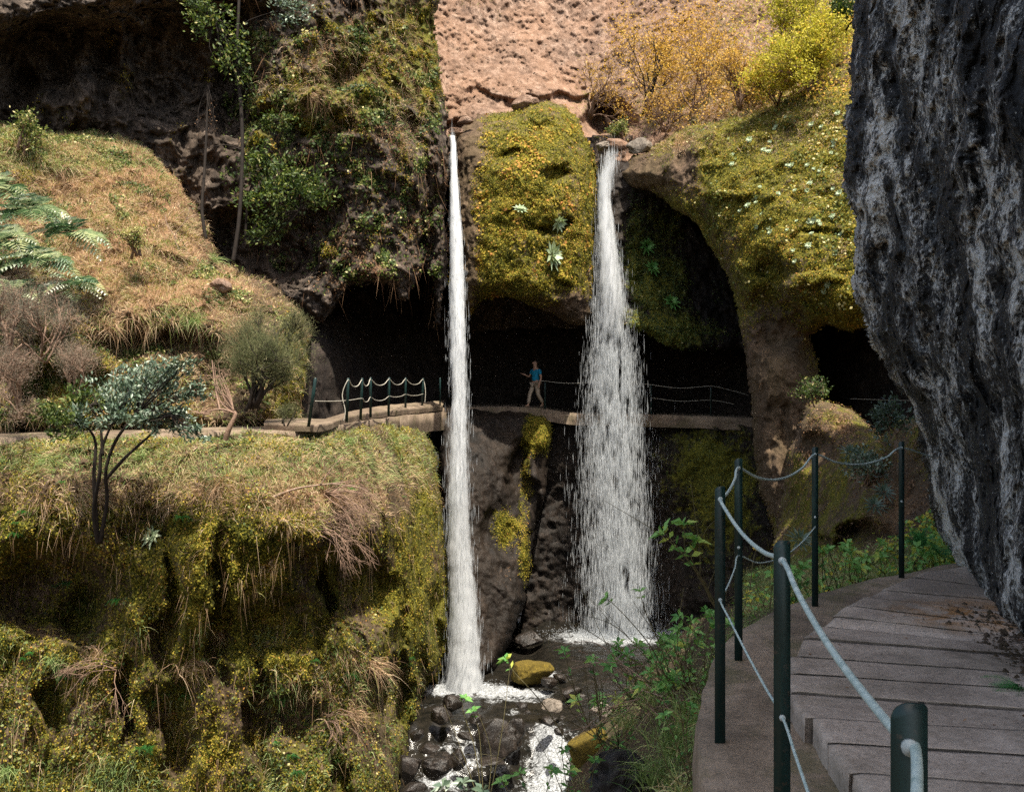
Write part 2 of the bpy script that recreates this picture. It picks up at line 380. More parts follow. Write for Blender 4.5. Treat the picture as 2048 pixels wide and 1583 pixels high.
body('upper_cliff', [(-160, -160), (900, -160), (880, -40), (872, 60), (888, 200), (900, 300), (896, 400), (893, 500), (890, 590), (884, 648), (866, 650), (874, 600), (862, 556), (842, 540), (824, 600), (806, 604), (788, 578), (745, 562), (700, 572), (672, 604), (650, 640), (618, 655), (560, 640), (-160, 640)],
     [(0, -100, 24.5), (450, -100, 27.5), (860, -100, 31), (0, 100, 25.5), (300, 150, 27.5), (450, 100, 28), (500, 250, 28.2), (0, 300, 27), (300, 320, 28), (440, 420, 28), (640, 60, 28), (640, 300, 28), (880, 100, 32), (890, 400, 30.2), (750, 350, 28.6), (640, 520, 28.6), (820, 560, 29), (0, 600, 27), (885, 640, 30.3), (760, 200, 28.4)],
     M['dark'], R_=26, back=1.4, amp=1.3, fine=1.8, stretch=1.25, skirt=9, step=2.7,
     dents=[(330, 120, 120, 110, 1.5), (90, 110, 130, 70, 1.2), (170, 170, 30, 70, -.7), (250, 120, 16, 90, -.6), (40, 180, 30, 60, .8), (470, 130, 40, 150, 1.6), (520, 500, 130, 80, 1.6), (860, 470, 16, 150, .8), (650, 430, 50, 40, .9), (40, 20, 260, 38, -1.0), (330, -20, 220, 40, -1.1), (610, 250, 110, 30, .5), (690, 150, 30, 40, .9)],
     moss=lambda x, y, V, N, d: .02 + blobs(x, y, [(660, 150, 200, 120, .42), (800, 80, 100, 140, .4), (760, 440, 120, 120, .25), (860, 120, 30, 190, .3), (600, 250, 120, 100, .25)], 1) + nz(V, 1.6) * .5,
     dry=lambda x, y, V, N, d: blobs(x, y, [(640, 140, 140, 90, .45), (820, 200, 60, 200, .3), (760, 540, 90, 40, .35)], 1) + nz(V, 1.4, 7) * .4)

body('gully_wall', [(845, 268), (1265, 268), (1265, 660), (845, 660)], [(850, 270, 37.6), (1260, 270, 37.2), (1260, 650, 37), (850, 650, 36.6)],
     M['dark'], R_=6, back=.4, amp=.6, skirt=1, step=5, moss=lambda x, y, V, N, d: .2 + nz(V, 2) * .3)

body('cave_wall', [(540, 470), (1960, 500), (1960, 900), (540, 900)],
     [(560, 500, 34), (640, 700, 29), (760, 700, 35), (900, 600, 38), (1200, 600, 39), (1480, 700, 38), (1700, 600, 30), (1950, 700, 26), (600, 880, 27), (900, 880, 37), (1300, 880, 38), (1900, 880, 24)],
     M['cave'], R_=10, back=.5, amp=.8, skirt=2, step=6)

body('hillside', [(-160, 250), (40, 246), (75, 262), (120, 268), (180, 258), (240, 268), (300, 300), (350, 355), (390, 405), (418, 468), (445, 520), (500, 545), (560, 575), (600, 625), (624, 670), (616, 740), (606, 800), (604, 850), (560, 868), (-160, 868)],
     [(-160, 260, 23.5), (60, 260, 24.5), (200, 268, 26), (300, 310, 26), (400, 450, 25.5), (450, 540, 25), (560, 590, 25), (615, 700, 24.4), (605, 840, 23.2), (0, 450, 22.6), (200, 450, 23.6), (300, 560, 23), (400, 640, 22.5), (0, 650, 20.8), (200, 660, 21.6), (0, 860, 19.9), (300, 850, 20.6), (480, 850, 21.6), (500, 700, 22.8), (-160, 860, 19.6)],
     M['earth'], R_=46, back=2.2, amp=.75, skirt=6, step=3,
     dents=[(320, 690, 120, 38, 1.5), (430, 760, 50, 55, 1.3), (130, 770, 120, 45, .8), (580, 730, 16, 120, -.5), (380, 600, 70, 30, -.5)],
     moss=lambda x, y, V, N, d: .12 + blobs(x, y, [(590, 760, 40, 120, .9), (150, 740, 80, 70, .7), (60, 300, 80, 60, .4), (200, 830, 200, 40, .4)], 1) + nz(V, 1.2) * .4,
     dry=lambda x, y, V, N, d: .35 + blobs(x, y, [(230, 400, 220, 150, .5), (350, 600, 150, 60, .3)], 1) + nz(V, 1.2, 7) * .4)

body('mossy_bank', [(-160, 878), (0, 876), (250, 872), (450, 868), (600, 866), (650, 858), (700, 850), (770, 842), (826, 850), (856, 878), (874, 930), (886, 1000), (896, 1100), (901, 1200), (895, 1285), (874, 1355), (858, 1388), (838, 1440), (822, 1446), (812, 1500), (800, 1600), (795, 1760), (-160, 1760)],
     [(-160, 878, 18.3), (0, 876, 18.9), (300, 872, 19.0), (600, 866, 20.2), (700, 852, 22.4), (770, 845, 25.2), (826, 855, 28), (875, 950, 28.4), (895, 1100, 28.2), (895, 1250, 27.6), (870, 1340, 27.0), (820, 1440, 24.5), (805, 1550, 22.5), (800, 1000, 24), (760, 1100, 21.8), (720, 1000, 20.2), (600, 940, 18.8), (400, 940, 18.2), (150, 940, 17.8),
      (0, 1100, 17.3), (200, 1100, 17.6), (400, 1100, 17.8), (600, 1080, 18.4), (0, 1350, 17.9), (250, 1350, 18.1), (450, 1300, 18.5), (650, 1300, 19.6), (780, 1300, 21.5), (840, 1250, 25), (0, 1600, 18.1), (300, 1600, 18.4), (500, 1600, 18.9), (700, 1450, 20.0), (760, 1560, 20.6), (-160, 1400, 18.2), (-160, 1760, 19), (700, 1760, 20.5)],
     M['mossy'], R_=26, back=1.3, amp=.78, skirt=5, step=2.6, fine=2.0, stretch=2.2,
     dents=[(440, 1230, 24, 150, 1.2), (520, 1450, 22, 120, 1.3), (250, 1400, 22, 90, 1.0), (110, 1420, 30, 70, .8), (800, 1330, 14, 120, 1.2), (650, 1220, 16, 90, .9), (340, 1200, 18, 110, .9), (110, 1180, 150, 90, 1.9), (190, 1240, 60, 60, .8), (700, 1175, 85, 80, 1.5), (560, 1250, 70, 60, .9), (600, 1440, 55, 60, 1.2), (350, 1460, 40, 110, 1.3), (846, 1440, 20, 110, 2), (330, 1290, 30, 60, .6), (300, 1060, 60, 45, .7), (770, 1380, 26, 60, .8), (640, 1060, 100, 40, -.3), (400, 1150, 70, 120, -.6), (870, 1250, 18, 70, .9), (690, 1560, 22, 60, .9)],
     moss=lambda x, y, V, N, d: .44 + blobs(x, y, [(700, 970, 130, 60, -.5), (300, 960, 300, 60, -.35), (840, 1150, 60, 280, .3), (420, 1150, 130, 130, .4), (700, 1420, 90, 60, -.2)], 1) + nz(V, 1.3) * .55,
     dry=lambda x, y, V, N, d: .0 + blobs(x, y, [(600, 980, 330, 75, .6), (100, 1000, 150, 50, .4), (690, 1380, 110, 90, .4)], 1) + nz(V, .9, 7) * .5)

body('mossy_outcrop', [(905, 268), (925, 250), (955, 232), (1000, 226), (1035, 214), (1065, 205), (1100, 203), (1130, 213), (1155, 235), (1174, 272), (1190, 320), (1197, 380), (1196, 480), (1194, 560), (1188, 630), (1172, 656), (1135, 650), (1105, 625), (1060, 612), (1010, 596), (960, 600), (940, 632), (905, 640), (898, 560), (900, 400)],
     [(905, 270, 32.5), (1000, 228, 34), (1100, 208, 34), (1180, 280, 33.4), (1196, 450, 32.4), (1190, 630, 31.8), (1050, 400, 30.4), (1050, 560, 30.2), (940, 600, 31), (905, 500, 31.6), (930, 400, 31.8), (1050, 300, 31.4), (960, 450, 30.9)],
     M['mossy'], R_=52, back=2.4, amp=.55, skirt=8, step=2.2, jit=3, fine=1.6,
     dents=[(1115, 355, 26, 16, .9), (1100, 460, 26, 14, .8), (1010, 315, 26, 10, .5), (1040, 425, 20, 10, .5), (1180, 345, 7, 30, .6), (1080, 255, 40, 10, .4), (1120, 590, 30, 20, .4)],
     moss=lambda x, y, V, N, d: .62 + blobs(x, y, [(925, 430, 30, 260, -.75), (1150, 640, 70, 60, -.8), (930, 280, 40, 50, -.5)], 1) + nz(V, 1.2) * .4,
     dry=lambda x, y, V, N, d: .0 + blobs(x, y, [(1060, 380, 60, 40, .35), (980, 240, 60, 20, .3)], 1) + nz(V, .9, 7) * .4)

body('wet_wall', [(1196, 318), (1250, 320), (1290, 330), (1330, 380), (1420, 460), (1520, 560), (1530, 720), (1480, 700), (1400, 705), (1330, 694), (1290, 668), (1250, 662), (1210, 650), (1190, 560), (1192, 420)],
     [(1200, 320, 33.8), (1290, 340, 33), (1240, 450, 33.2), (1240, 600, 33), (1330, 450, 34.3), (1330, 600, 33.4), (1440, 560, 35), (1500, 700, 34), (1350, 690, 32.8), (1270, 640, 32.6)],
     M['wet'], R_=20, back=1, amp=.6, skirt=7, step=3, fine=1.5,
     moss=lambda x, y, V, N, d: .05 + blobs(x, y, [(1320, 560, 60, 150, .6), (1360, 670, 90, 40, .5), (1270, 500, 20, 150, .3)], 1) + nz(V, 1.2) * .4)

body('mossy_cliff', [(1232, 345), (1262, 312), (1300, 296), (1340, 275), (1375, 252), (1430, 240), (1480, 232), (1540, 208), (1590, 184), (1640, 168), (1690, 172), (1760, 150), (1980, 140), (1980, 620), (1850, 640), (1760, 655), (1700, 668), (1650, 650), (1622, 668), (1634, 740), (1650, 800), (1660, 860), (1655, 980), (1650, 1090), (1560, 1100), (1530, 1020), (1510, 940), (1502, 840), (1494, 740), (1480, 650), (1462, 580), (1430, 510), (1395, 450), (1345, 415), (1300, 385), (1262, 380)],
     [(1240, 345, 32.4), (1300, 300, 32), (1380, 255, 30.5), (1480, 235, 29.5), (1640, 172, 28), (1900, 150, 25), (1400, 440, 29), (1480, 620, 27.2), (1500, 800, 26), (1520, 1000, 25), (1600, 1090, 23.8), (1620, 700, 25.8), (1640, 850, 25), (1560, 750, 25.2), (1550, 450, 25.8), (1680, 450, 24.5), (1660, 630, 23.9), (1550, 300, 28), (1900, 600, 22), (1450, 350, 28.4), (1600, 560, 24.6)],
     M['mossy'], R_=48, back=2.0, amp=.62, skirt=9, step=2.6, jit=4, fine=1.3,
     dents=[(1560, 640, 60, 60, .9), (1545, 545, 40, 24, .7), (1310, 380, 60, 30, .3), (1370, 300, 20, 30, .4), (1640, 700, 30, 60, .6), (1620, 560, 60, 14, -.5), (1500, 380, 90, 12, -.3), (1640, 470, 60, 10, .3), (1580, 870, 16, 60, .25)],
     moss=lambda x, y, V, N, d: .62 + blobs(x, y, [(1570, 860, 80, 190, -.75), (1545, 690, 65, 80, -.5), (1285, 345, 60, 45, -.6), (1370, 330, 26, 60, -.5), (1450, 500, 30, 60, -.2)], 1.5) + nz(V, 1.3) * .35,
     dry=lambda x, y, V, N, d: blobs(x, y, [(1340, 280, 120, 26, .6), (1680, 420, 60, 90, .15), (1560, 220, 120, 30, .3)], 1) + nz(V, .9, 7) * .35)

body('boulder_slope', [(1545, 1130), (1560, 1000), (1575, 900), (1592, 850), (1612, 812), (1640, 795), (1680, 806), (1715, 822), (1740, 850), (1762, 872), (1790, 838), (1830, 836), (1990, 840), (1990, 1230), (1480, 1230), (1490, 1150)],
     [(1550, 1100, 19), (1590, 860, 19.5), (1640, 800, 19.5), (1740, 850, 18), (1700, 950, 16.5), (1830, 860, 15), (1900, 950, 12.5), (1650, 1080, 15.5), (1780, 1000, 14), (1900, 1100, 10.5), (1700, 1180, 10.2), (1500, 1200, 12), (1600, 1200, 10.5), (1990, 1200, 9), (1990, 840, 13), (1640, 1140, 12.5)],
     M['mossy'], R_=26, back=1.0, amp=.42, scale=.7, skirt=5, step=3, jit=4,
     dents=[(1720, 1075, 75, 26, 1.8), (1770, 960, 22, 60, .8), (1775, 880, 12, 30, .6), (1640, 900, 40, 40, .5)],
     moss=lambda x, y, V, N, d: .5 + blobs(x, y, [(1820, 1000, 60, 90, -.5), (1610, 880, 50, 40, -.5), (1700, 1130, 200, 30, .2), (1800, 1080, 90, 40, -.3)], 1) + nz(V, .8) * .5,
     dry=lambda x, y, V, N, d: .1 + blobs(x, y, [(1800, 1020, 60, 70, .4), (1700, 850, 60, 40, .4)], 1) + nz(V, .6, 7) * .4)

body('dark_wall', [(1040, 838), (1120, 836), (1300, 842), (1420, 846), (1540, 850), (1600, 900), (1620, 1320), (1040, 1320)],
     [(1060, 840, 35.2), (1300, 850, 34.6), (1500, 850, 33.4), (1060, 1250, 34.6), (1300, 1250, 33.9), (1540, 1250, 31)],
     M['wet'], R_=8, back=.6, amp=.7, skirt=4, step=3.5, fine=1.5,
     moss=lambda x, y, V, N, d: .02 + blobs(x, y, [(1420, 930, 90, 90, .7), (1460, 1060, 80, 160, .45)], 1) + nz(V, 1.2) * .4)

body('wet_buttress', [(866, 832), (900, 820), (950, 815), (1000, 816), (1060, 815), (1096, 824), (1106, 850), (1104, 900), (1094, 960), (1086, 1010), (1070, 1070), (1060, 1130), (1052, 1200), (1030, 1260), (1008, 1310), (985, 1350), (940, 1380), (868, 1396), (872, 1200), (876, 1000)],
     [(870, 835, 32.5), (1000, 818, 33.6), (1100, 830, 33.6), (1095, 950, 33), (960, 950, 31.2), (1060, 1130, 31.2), (950, 1150, 30.0), (1020, 1280, 29.8), (960, 1350, 28.6), (875, 1380, 28.5), (875, 1100, 30.4)],
     M['wet'], R_=26, back=1.6, amp=.36, skirt=5, step=2.4, jit=3, fine=2.2, stretch=1.6,
     dents=[(1040, 960, 24, 70, 1.2), (1070, 1030, 16, 50, 1), (1078, 862, 24, 36, -.6), (1000, 1060, 30, 60, .4)],
     moss=lambda x, y, V, N, d: -.1 + blobs(x, y, [(1078, 862, 30, 42, 1.1), (1050, 960, 18, 90, .5), (1010, 1060, 30, 50, .75), (1050, 1120, 14, 60, .7)], 1.3) + nz(V, .8) * .4,
     dry=lambda x, y, V, N, d: blobs(x, y, [(1020, 1130, 30, 40, .3)], 1) + nz(V, .6, 7) * .3)

# the slope between the stream and the path
body('stream_bank', [(1640, 1180), (1520, 1190), (1440, 1215), (1380, 1248), (1330, 1285), (1280, 1350), (1230, 1400), (1180, 1450), (1150, 1500), (1135, 1560), (1100, 1680), (1100, 1800), (1800, 1800), (1640, 1300)],
     [(1640, 1180, 11), (1520, 1195, 13), (1440, 1220, 17), (1380, 1252, 24), (1330, 1290, 30), (1260, 1370, 27.5), (1190, 1450, 24.6), (1140, 1550, 22), (1110, 1700, 18), (1300, 1450, 18), (1380, 1400, 10), (1330, 1560, 10.5), (1420, 1583, 5.2), (1440, 1300, 8.6), (1250, 1583, 14.5), (1420, 1800, 4.2), (1700, 1800, 4.2), (1620, 1300, 6.5), (1400, 1480, 7), (1540, 1240, 9)],
     M['earth'], R_=14, back=.6, amp=.3, scale=.6, skirt=2, step=3.5, ymin=lambda x, y: np.where(y > 1100, 1.80 * F / np.maximum(y - CY, 300), 0),
     moss=lambda x, y, V, N, d: .12 + nz(V, .8) * .6, dry=lambda x, y, V, N, d: .1 + nz(V, .6, 7) * .6)
# ------------------------------------------------------------------ the near rock that leans over the path
t = NT('near_rock')
pd = t.pos((1.7, 1.7, 1.25), (0, R(14), 0)); p1 = t.pos((1, 1, 1))
big = t.noise(pd, .55, 4, .6, .6); mid = t.noise(pd, 3.2, 8, .72, .8); fin = t.noise(pd, 21, 7, .8, .1)
vor = t('TexVoronoi', Vector=pd, Scale=22.0).outputs[0]
f = t.math('ADD', t.math('ADD', t.math('MULTIPLY', mid, .45), t.math('MULTIPLY', fin, .55)), t.math('MULTIPLY', t.math('SUBTRACT', big, .53), .75))
c = t.ramp(f, [(.43, (.006, .006, .006)), (.485, (.030, .028, .026)), (.52, (.20, .19, .175)), (.56, (.90, .88, .82))])
c = t.mix(t.ramp(big, [(.36, .5), (.50, 0)]), c, t.mix(.5, c, (.012, .010, .009)))
streak = t.ramp(t.noise(t.pos((3.5, 3.5, .28), (0, R(14), 0)), 1.1, 7, .72, 1.0), [(.56, 0), (.68, .6)])
c = t.mix(streak, c, t.ramp(fin, [(.38, (.02, .022, .024)), (.47, (.10, .11, .115)), (.58, (.50, .54, .56))]))
c = t.mix(t.ramp(t.noise(p1, 2.2, 6, .7), [(.62, 0), (.72, .7)]), c, (.075, .042, .015))
v2 = t('TexVoronoi', Vector=pd, Scale=30.0); sp = t.math('MULTIPLY', t.ramp(v2.outputs[0], [(.16, 1), (.30, 0)]), t.ramp(t.noise(p1, 4.5, 5, .7), [(.46, 0), (.58, 1)]))
c = t.mix(t.math('MULTIPLY', sp, t.ramp(t('SeparateColor', Color=v2.outputs[1]).outputs[0], [(.3, 0), (.7, .9)])), c, (.62, .63, .60))
h = t.math('ADD', mid, t.math('ADD', t.math('MULTIPLY', fin, .7), t.math('MULTIPLY', vor, .7)))
M['near'] = t.finish(c, t.ramp(fin, [(.3, .85), (.7, .45)]), t.bump(h, 1.0, .06), .5)

ROCK = [(1716, -140), (1714, 0), (1706, 80), (1700, 200), (1690, 330), (1688, 380), (1704, 430), (1702, 520), (1712, 600), (1738, 670), (1768, 720), (1796, 770), (1826, 810), (1838, 860), (1846, 900), (1858, 990), (1876, 1060), (1912, 1120), (1944, 1180), (1962, 1225), (1990, 1262), (2048, 1300), (2160, 1360), (2500, 1480), (2700, 1500), (2700, -140)]
body('overhanging_rock', ROCK,
     [(1714, 0, 7.6), (1700, 200, 7.8), (1700, 500, 7.8), (1770, 720, 7.9), (1846, 900, 8.1), (1876, 1060, 8.2), (1912, 1120, 7.6), (1962, 1225, 6.3), (2048, 1300, 5.2), (2048, 1000, 5.0), (2048, 600, 4.8), (2048, 200, 4.6), (1900, 400, 6.0), (1900, 800, 6.6), (2500, 200, 3.4), (2500, 700, 3.3), (2500, 1300, 3.2), (2700, 1500, 3.0), (1716, -140, 7.4), (2300, -140, 4), (2700, -140, 3.2), (1850, 100, 6.2), (1960, 1100, 6.2)],
     M['near'], R_=40, back=.9, amp=.66, scale=.42, stretch=1.1, skirt=3, step=2.4, jit=5, lat=.2, fine=2.2, tiltx=.25,
     dents=[(1780, 560, 40, 160, .18), (1870, 560, 30, 240, .12), (1840, 200, 60, 120, .15), (2000, 820, 60, 60, .15), (1900, 80, 60, 60, .12), (1930, 350, 20, 200, -.15), (1900, 900, 35, 200, -.12)])

# unseen masses added above and beside the path to shade it and the mound
def mass(name, pts, mat, sub=4, amp=.6, kind='structure'):
    import bmesh
    bm = bmesh.new()
    for p in pts: bm.verts.new(p)
    bmesh.ops.convex_hull(bm, input=bm.verts)
    bmesh.ops.triangulate(bm, faces=bm.faces)
    for k in range(sub): bmesh.ops.subdivide_edges(bm, edges=[e for e in bm.edges if e.calc_length() > .9], cuts=1, use_grid_fill=True)
    V = np.array([v.co for v in bm.verts]); n = np.array([v.normal for v in bm.verts])
    bm.normal_update()
    V = V + np.array([v.normal for v in bm.verts]) * (fbm(V / 2.4, 4) * amp)[:, None]
    for v, p in zip(bm.verts, V): v.co = p
    me = bpy.data.meshes.new(name); bm.to_mesh(me); bm.free(); me.materials.append(mat)
    for k in ('moss', 'dry'): me.attributes.new(k, 'FLOAT', 'POINT')
    o = bpy.data.objects.new(name, me); col.objects.link(o); return tag(o, kind=kind)
TOPZ = SHADEZ
mass('unseen_shade_rock', [(3.6, 7.2, 6.4), (3.2, 14.3, 7.3), (15, 15, 7.3), (15, 7, 6.4), (3.6, 7.2, 8.6), (3.4, 14.1, 8.4), (15, 14.6, 9), (15, 7, 9)], M['near'], 4, .35)  # roof slab added out of view to block sun from the mound
mass('unseen_shade_rock', [(4.9, 7.8, 3.9), (4.2, 5.2, 3.4), (3.9, 1.2, 2.6), (3.8, -3, 1.6), (11, -3, -2), (11, 9.0, -2), (5.9, 8.6, 3.9), (4.6, 8.4, 4.6), (3.2, 6.0, 5.0), (1.9, 2.6, 5.6), (.9, 1.0, 5.6), (.8, -4, 5.6), (1.0, 1.0, TOPZ), (3.0, 7.6, TOPZ), (2.4, 0, TOPZ), (1.9, -4, TOPZ), (11, 9, TOPZ), (11, -4, TOPZ)], M['near'], 4, .5)  # extends the near rock out of view, shaped to keep sun off the path

# ------------------------------------------------------------------ the near path
ZL, ZS = -1.49, -1.37
def conc(name, base, hi, sc=5, green=.0, bumpd=.006, warm=None):
    t = NT(name); p = t.pos()
    a = t.noise(p, sc, 9, .7); b = t.noise(p, sc * 9, 5, .7); e = t.noise(p, 1.1, 5, .65, .5)
    c = t.ramp(t.math('ADD', t.math('MULTIPLY', a, .5), t.math('MULTIPLY', b, .5)), [(.34, base), (.5, tuple((x + y) / 2 for x, y in zip(base, hi))), (.68, hi)])
    c = t.mix(t.ramp(e, [(.42, 0), (.60, .65)]), c, tuple(x * .5 for x in base))
    c = t.mix(t.ramp(t.noise(p, 60, 3, .6), [(.62, 0), (.70, .7)]), c, (.03, .022, .018))
    if green: c = t.mix(t.ramp(t.noise(p, 2.3, 6, .7), [(.48, 0), (.62, green)]), c, (.085, .085, .03))
    if warm:
        cx, cy_, rx, ry, colr = warm
        g = t('NewGeometry'); sx = t('SeparateXYZ', Vector=g.outputs['Position'])
        dx = t.math('DIVIDE', t.math('SUBTRACT', sx.outputs[0], cx), rx); dy = t.math('DIVIDE', t.math('SUBTRACT', sx.outputs[1], cy_), ry)
        r2 = t.math('ADD', t.math('MULTIPLY', dx, dx), t.math('MULTIPLY', dy, dy))
        mk = t.math('MULTIPLY', t.ramp(r2, [(0, 1), (1, 0)]), t.ramp(t.noise(p, 5, 6, .7, .8), [(.42, 0), (.56, 1)]))
        c = t.mix(mk, c, colr)
    c = t.mix(1.0, c, t.ramp(t.attr('tint'), [(0, .80), (1, 1.15)]), 'MULTIPLY') if 'slab' in name else c
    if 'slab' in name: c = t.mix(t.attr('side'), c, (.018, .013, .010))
    h = t.math('ADD', t.math('MULTIPLY', a, .8), b)
    return t.finish(c, .85, t.bump(h, .8, bumpd), .25)
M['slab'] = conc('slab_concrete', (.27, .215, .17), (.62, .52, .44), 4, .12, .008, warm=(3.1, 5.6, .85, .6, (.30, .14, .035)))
M['ledge'] = conc('ledge_concrete', (.15, .115, .08), (.38, .29, .215), 6, .55, .01)
M['old_conc'] = conc('old_concrete', (.14, .10, .07), (.34, .26, .19), 3, .35, .02)

def strip(name, left, right, z, mat, depth=0, n=40, side_noise=.0, kind='structure', rows=10, zn=.0):
    """a level strip between two lines, with a side wall on the left hanging down by depth"""
    L = spline(left, n); Rr = spline(right, n); m = min(len(L), len(Rr))
    ti = np.linspace(0, 1, max(len(L), len(Rr)))
    ip = lambda A: np.c_[np.interp(ti, np.linspace(0, 1, len(A)), A[:, 0]), np.interp(ti, np.linspace(0, 1, len(A)), A[:, 1])]
    L = ip(L); Rr = ip(Rr); m = len(L)
    out = []
    rim = L + fbm(np.c_[L * 3, 0 * L[:, 0]], 3)[:, None] * side_noise
    for k in range(rows + 1):
        s = k / rows; xy = rim * (1 - s) + Rr * s
        zz = z + fbm(np.c_[xy * 2.5, 0 * xy[:, 0]], 4) * zn
        out.append(np.c_[xy, zz])
    if depth:
        nrm = unit(L - Rr)
        pre = []
        for dz in (depth, depth * .5, depth * .12, .012):
            xy = rim + nrm * (.02 if dz > .02 else .004) + nrm * fbm(np.c_[L * 2, np.full(m, dz * 5)], 3)[:, None] * .03
            pre.append(np.c_[xy, np.full(m, z - dz)])
        out = pre + out
    rows_ = len(out); V = np.concatenate(out); a = (np.arange(rows_ - 1)[:, None] * m + np.arange(m - 1)[None]).ravel()
    mb = MB(); mb.add(V, [np.c_[a, a + 1, a + m + 1, a + m]]); o = mb.build(name, mat, smooth=False); return tag(o, kind=kind)
edge_px = [(1396, 1475), (1408, 1385), (1424, 1330), (1443, 1296), (1478, 1262), (1544, 1226), (1628, 1190), (1700, 1170), (1753, 1155), (1813, 1146), (1905, 1126)]
outer = [(-1.6, -1.6), (-.5, -.3), (.05, .6), (.32, 1.2), (.56, 2.2), (.70, 3.2)] + [tuple(G(x, y, ZL)[:2]) for x, y in edge_px] + [(5.2, 8.6), (6.5, 8.8)]
inner = [(3.4, -3.0), (3.4, -1), (3.4, .6), (3.4, 1.5), (3.4, 2.5), (3.4, 3.4), (3.5, 4), (3.6, 4.4), (3.7, 4.8), (3.9, 5.2), (4.0, 5.5), (4.3, 5.8), (4.5, 6), (4.7, 6.3), (5, 6.6), (5.4, 6.8), (6, 7), (6.5, 7.2), (7, 7.4)]
strip('path', outer, inner, ZL, M['ledge'], depth=1.6, side_noise=.03, zn=.012, rows=16)
joints = [((1864, 1139), (1929, 1146)), ((1827, 1153), (1938, 1167)), ((1767, 1178), (1952, 1195)), ((1732, 1193), (1966, 1220)), ((1697, 1211), (1966, 1244)), ((1669, 1231), (1998, 1269)), ((1646, 1253), (1966, 1285)),
          ((1612, 1275), (1975, 1304)), ((1598, 1309), (1906, 1332)), ((1579, 1344), (2048, 1376)), ((1580, 1382), (2048, 1417)), ((1619, 1432), (2048, 1459)), ((1651, 1484), (2048, 1510)), ((1697, 1544), (2048, 1570))]
JL = []
for a, b in joints:
    A = G(*a, ZS)[:2]; B = G(*b, ZS)[:2]; u = (B - A) / np.linalg.norm(B - A); JL.append((A, A + u * 2.1))
for k in range(8):
    A, B = JL[-1]; JL.append((A + np.array([-.03 - .02 * k, -.29]), B + np.array([-.02, -.30])))
JL.insert(0, (JL[0][0] + np.array([.42, .22]), JL[0][1] + np.array([.4, .25])))
mb = MB()
for k in range(len(JL) - 1):
    (A0, B0), (A1, B1) = JL[k], JL[k + 1]
    g = .015 + .008 * (k % 3 == 0)
    lx = np.array([1, 0]) * random.uniform(-.02, .025)
    lz = random.uniform(-.006, .008); nu, nv = 60, 8
    if k in (9, 10): A0 = A0.copy(); A0[0] = A1[0] * .5 + A0[0] * .5
    us = np.linspace(0, 1, nu + 1); vs = np.array([0, .025, .08, .3, .5, .7, .92, .975, 1.])
    top = []
    d = unit((A1 - A0)[None])[0]
    for j, v in enumerate(vs):
        row = (A0 + lx) * (1 - v) + (A1 + lx) * v; rb = B0 * (1 - v) + B1 * v
        pts = row[None] + (rb - row)[None] * us[:, None]
        e = (g if j == 0 else -g if j == nv else 0)
        pts = pts + d[None] * e
        if j in (0, nv): pts = pts + d[None] * (fbm(np.c_[pts * 9, np.full(len(pts), k * 3.)], 4)[:, None] * .014)
        zz = ZS + lz + fbm(np.c_[pts * 3, np.full(len(pts), k)], 4) * .007 - (.006 if j in (0, nv) else 0)
        q = np.c_[pts, zz]; q[0, 2] -= .006; q[0, :2] += fbm(np.array([[v * 3, k * 7., 0]]), 3)[0] * .02; top.append(q)
    top = np.array(top); V = top.reshape(-1, 3); W_ = nu + 1
    a = (np.arange(nv)[:, None] * W_ + np.arange(nu)[None]).ravel(); fs = [np.c_[a, a + W_, a + W_ + 1, a + 1]]
    ring = np.concatenate([np.arange(W_), np.arange(1, nv + 1) * W_ + nu, nv * W_ + np.arange(nu - 1, -1, -1), np.arange(nv - 1, 0, -1) * W_])
    off = len(V); m1 = V[ring] + np.c_[fbm(V[ring] * 9, 3) * .008, fbm(V[ring] * 9 + 5, 3) * .008, -np.full(len(ring), .05)]; low = V[ring] - [0, 0, .115]
    V = np.concatenate([V, m1, low]); n = len(ring); i = np.arange(n); j = (i + 1) % n
    fs += [np.c_[ring[i], ring[j], off + j, off + i], np.c_[off + i, off + j, off + n + j, off + n + i]]
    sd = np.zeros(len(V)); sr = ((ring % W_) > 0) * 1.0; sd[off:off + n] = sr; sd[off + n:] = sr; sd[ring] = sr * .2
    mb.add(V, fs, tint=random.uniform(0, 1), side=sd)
tag(mb.build('path_slabs', M['slab']), kind='structure')

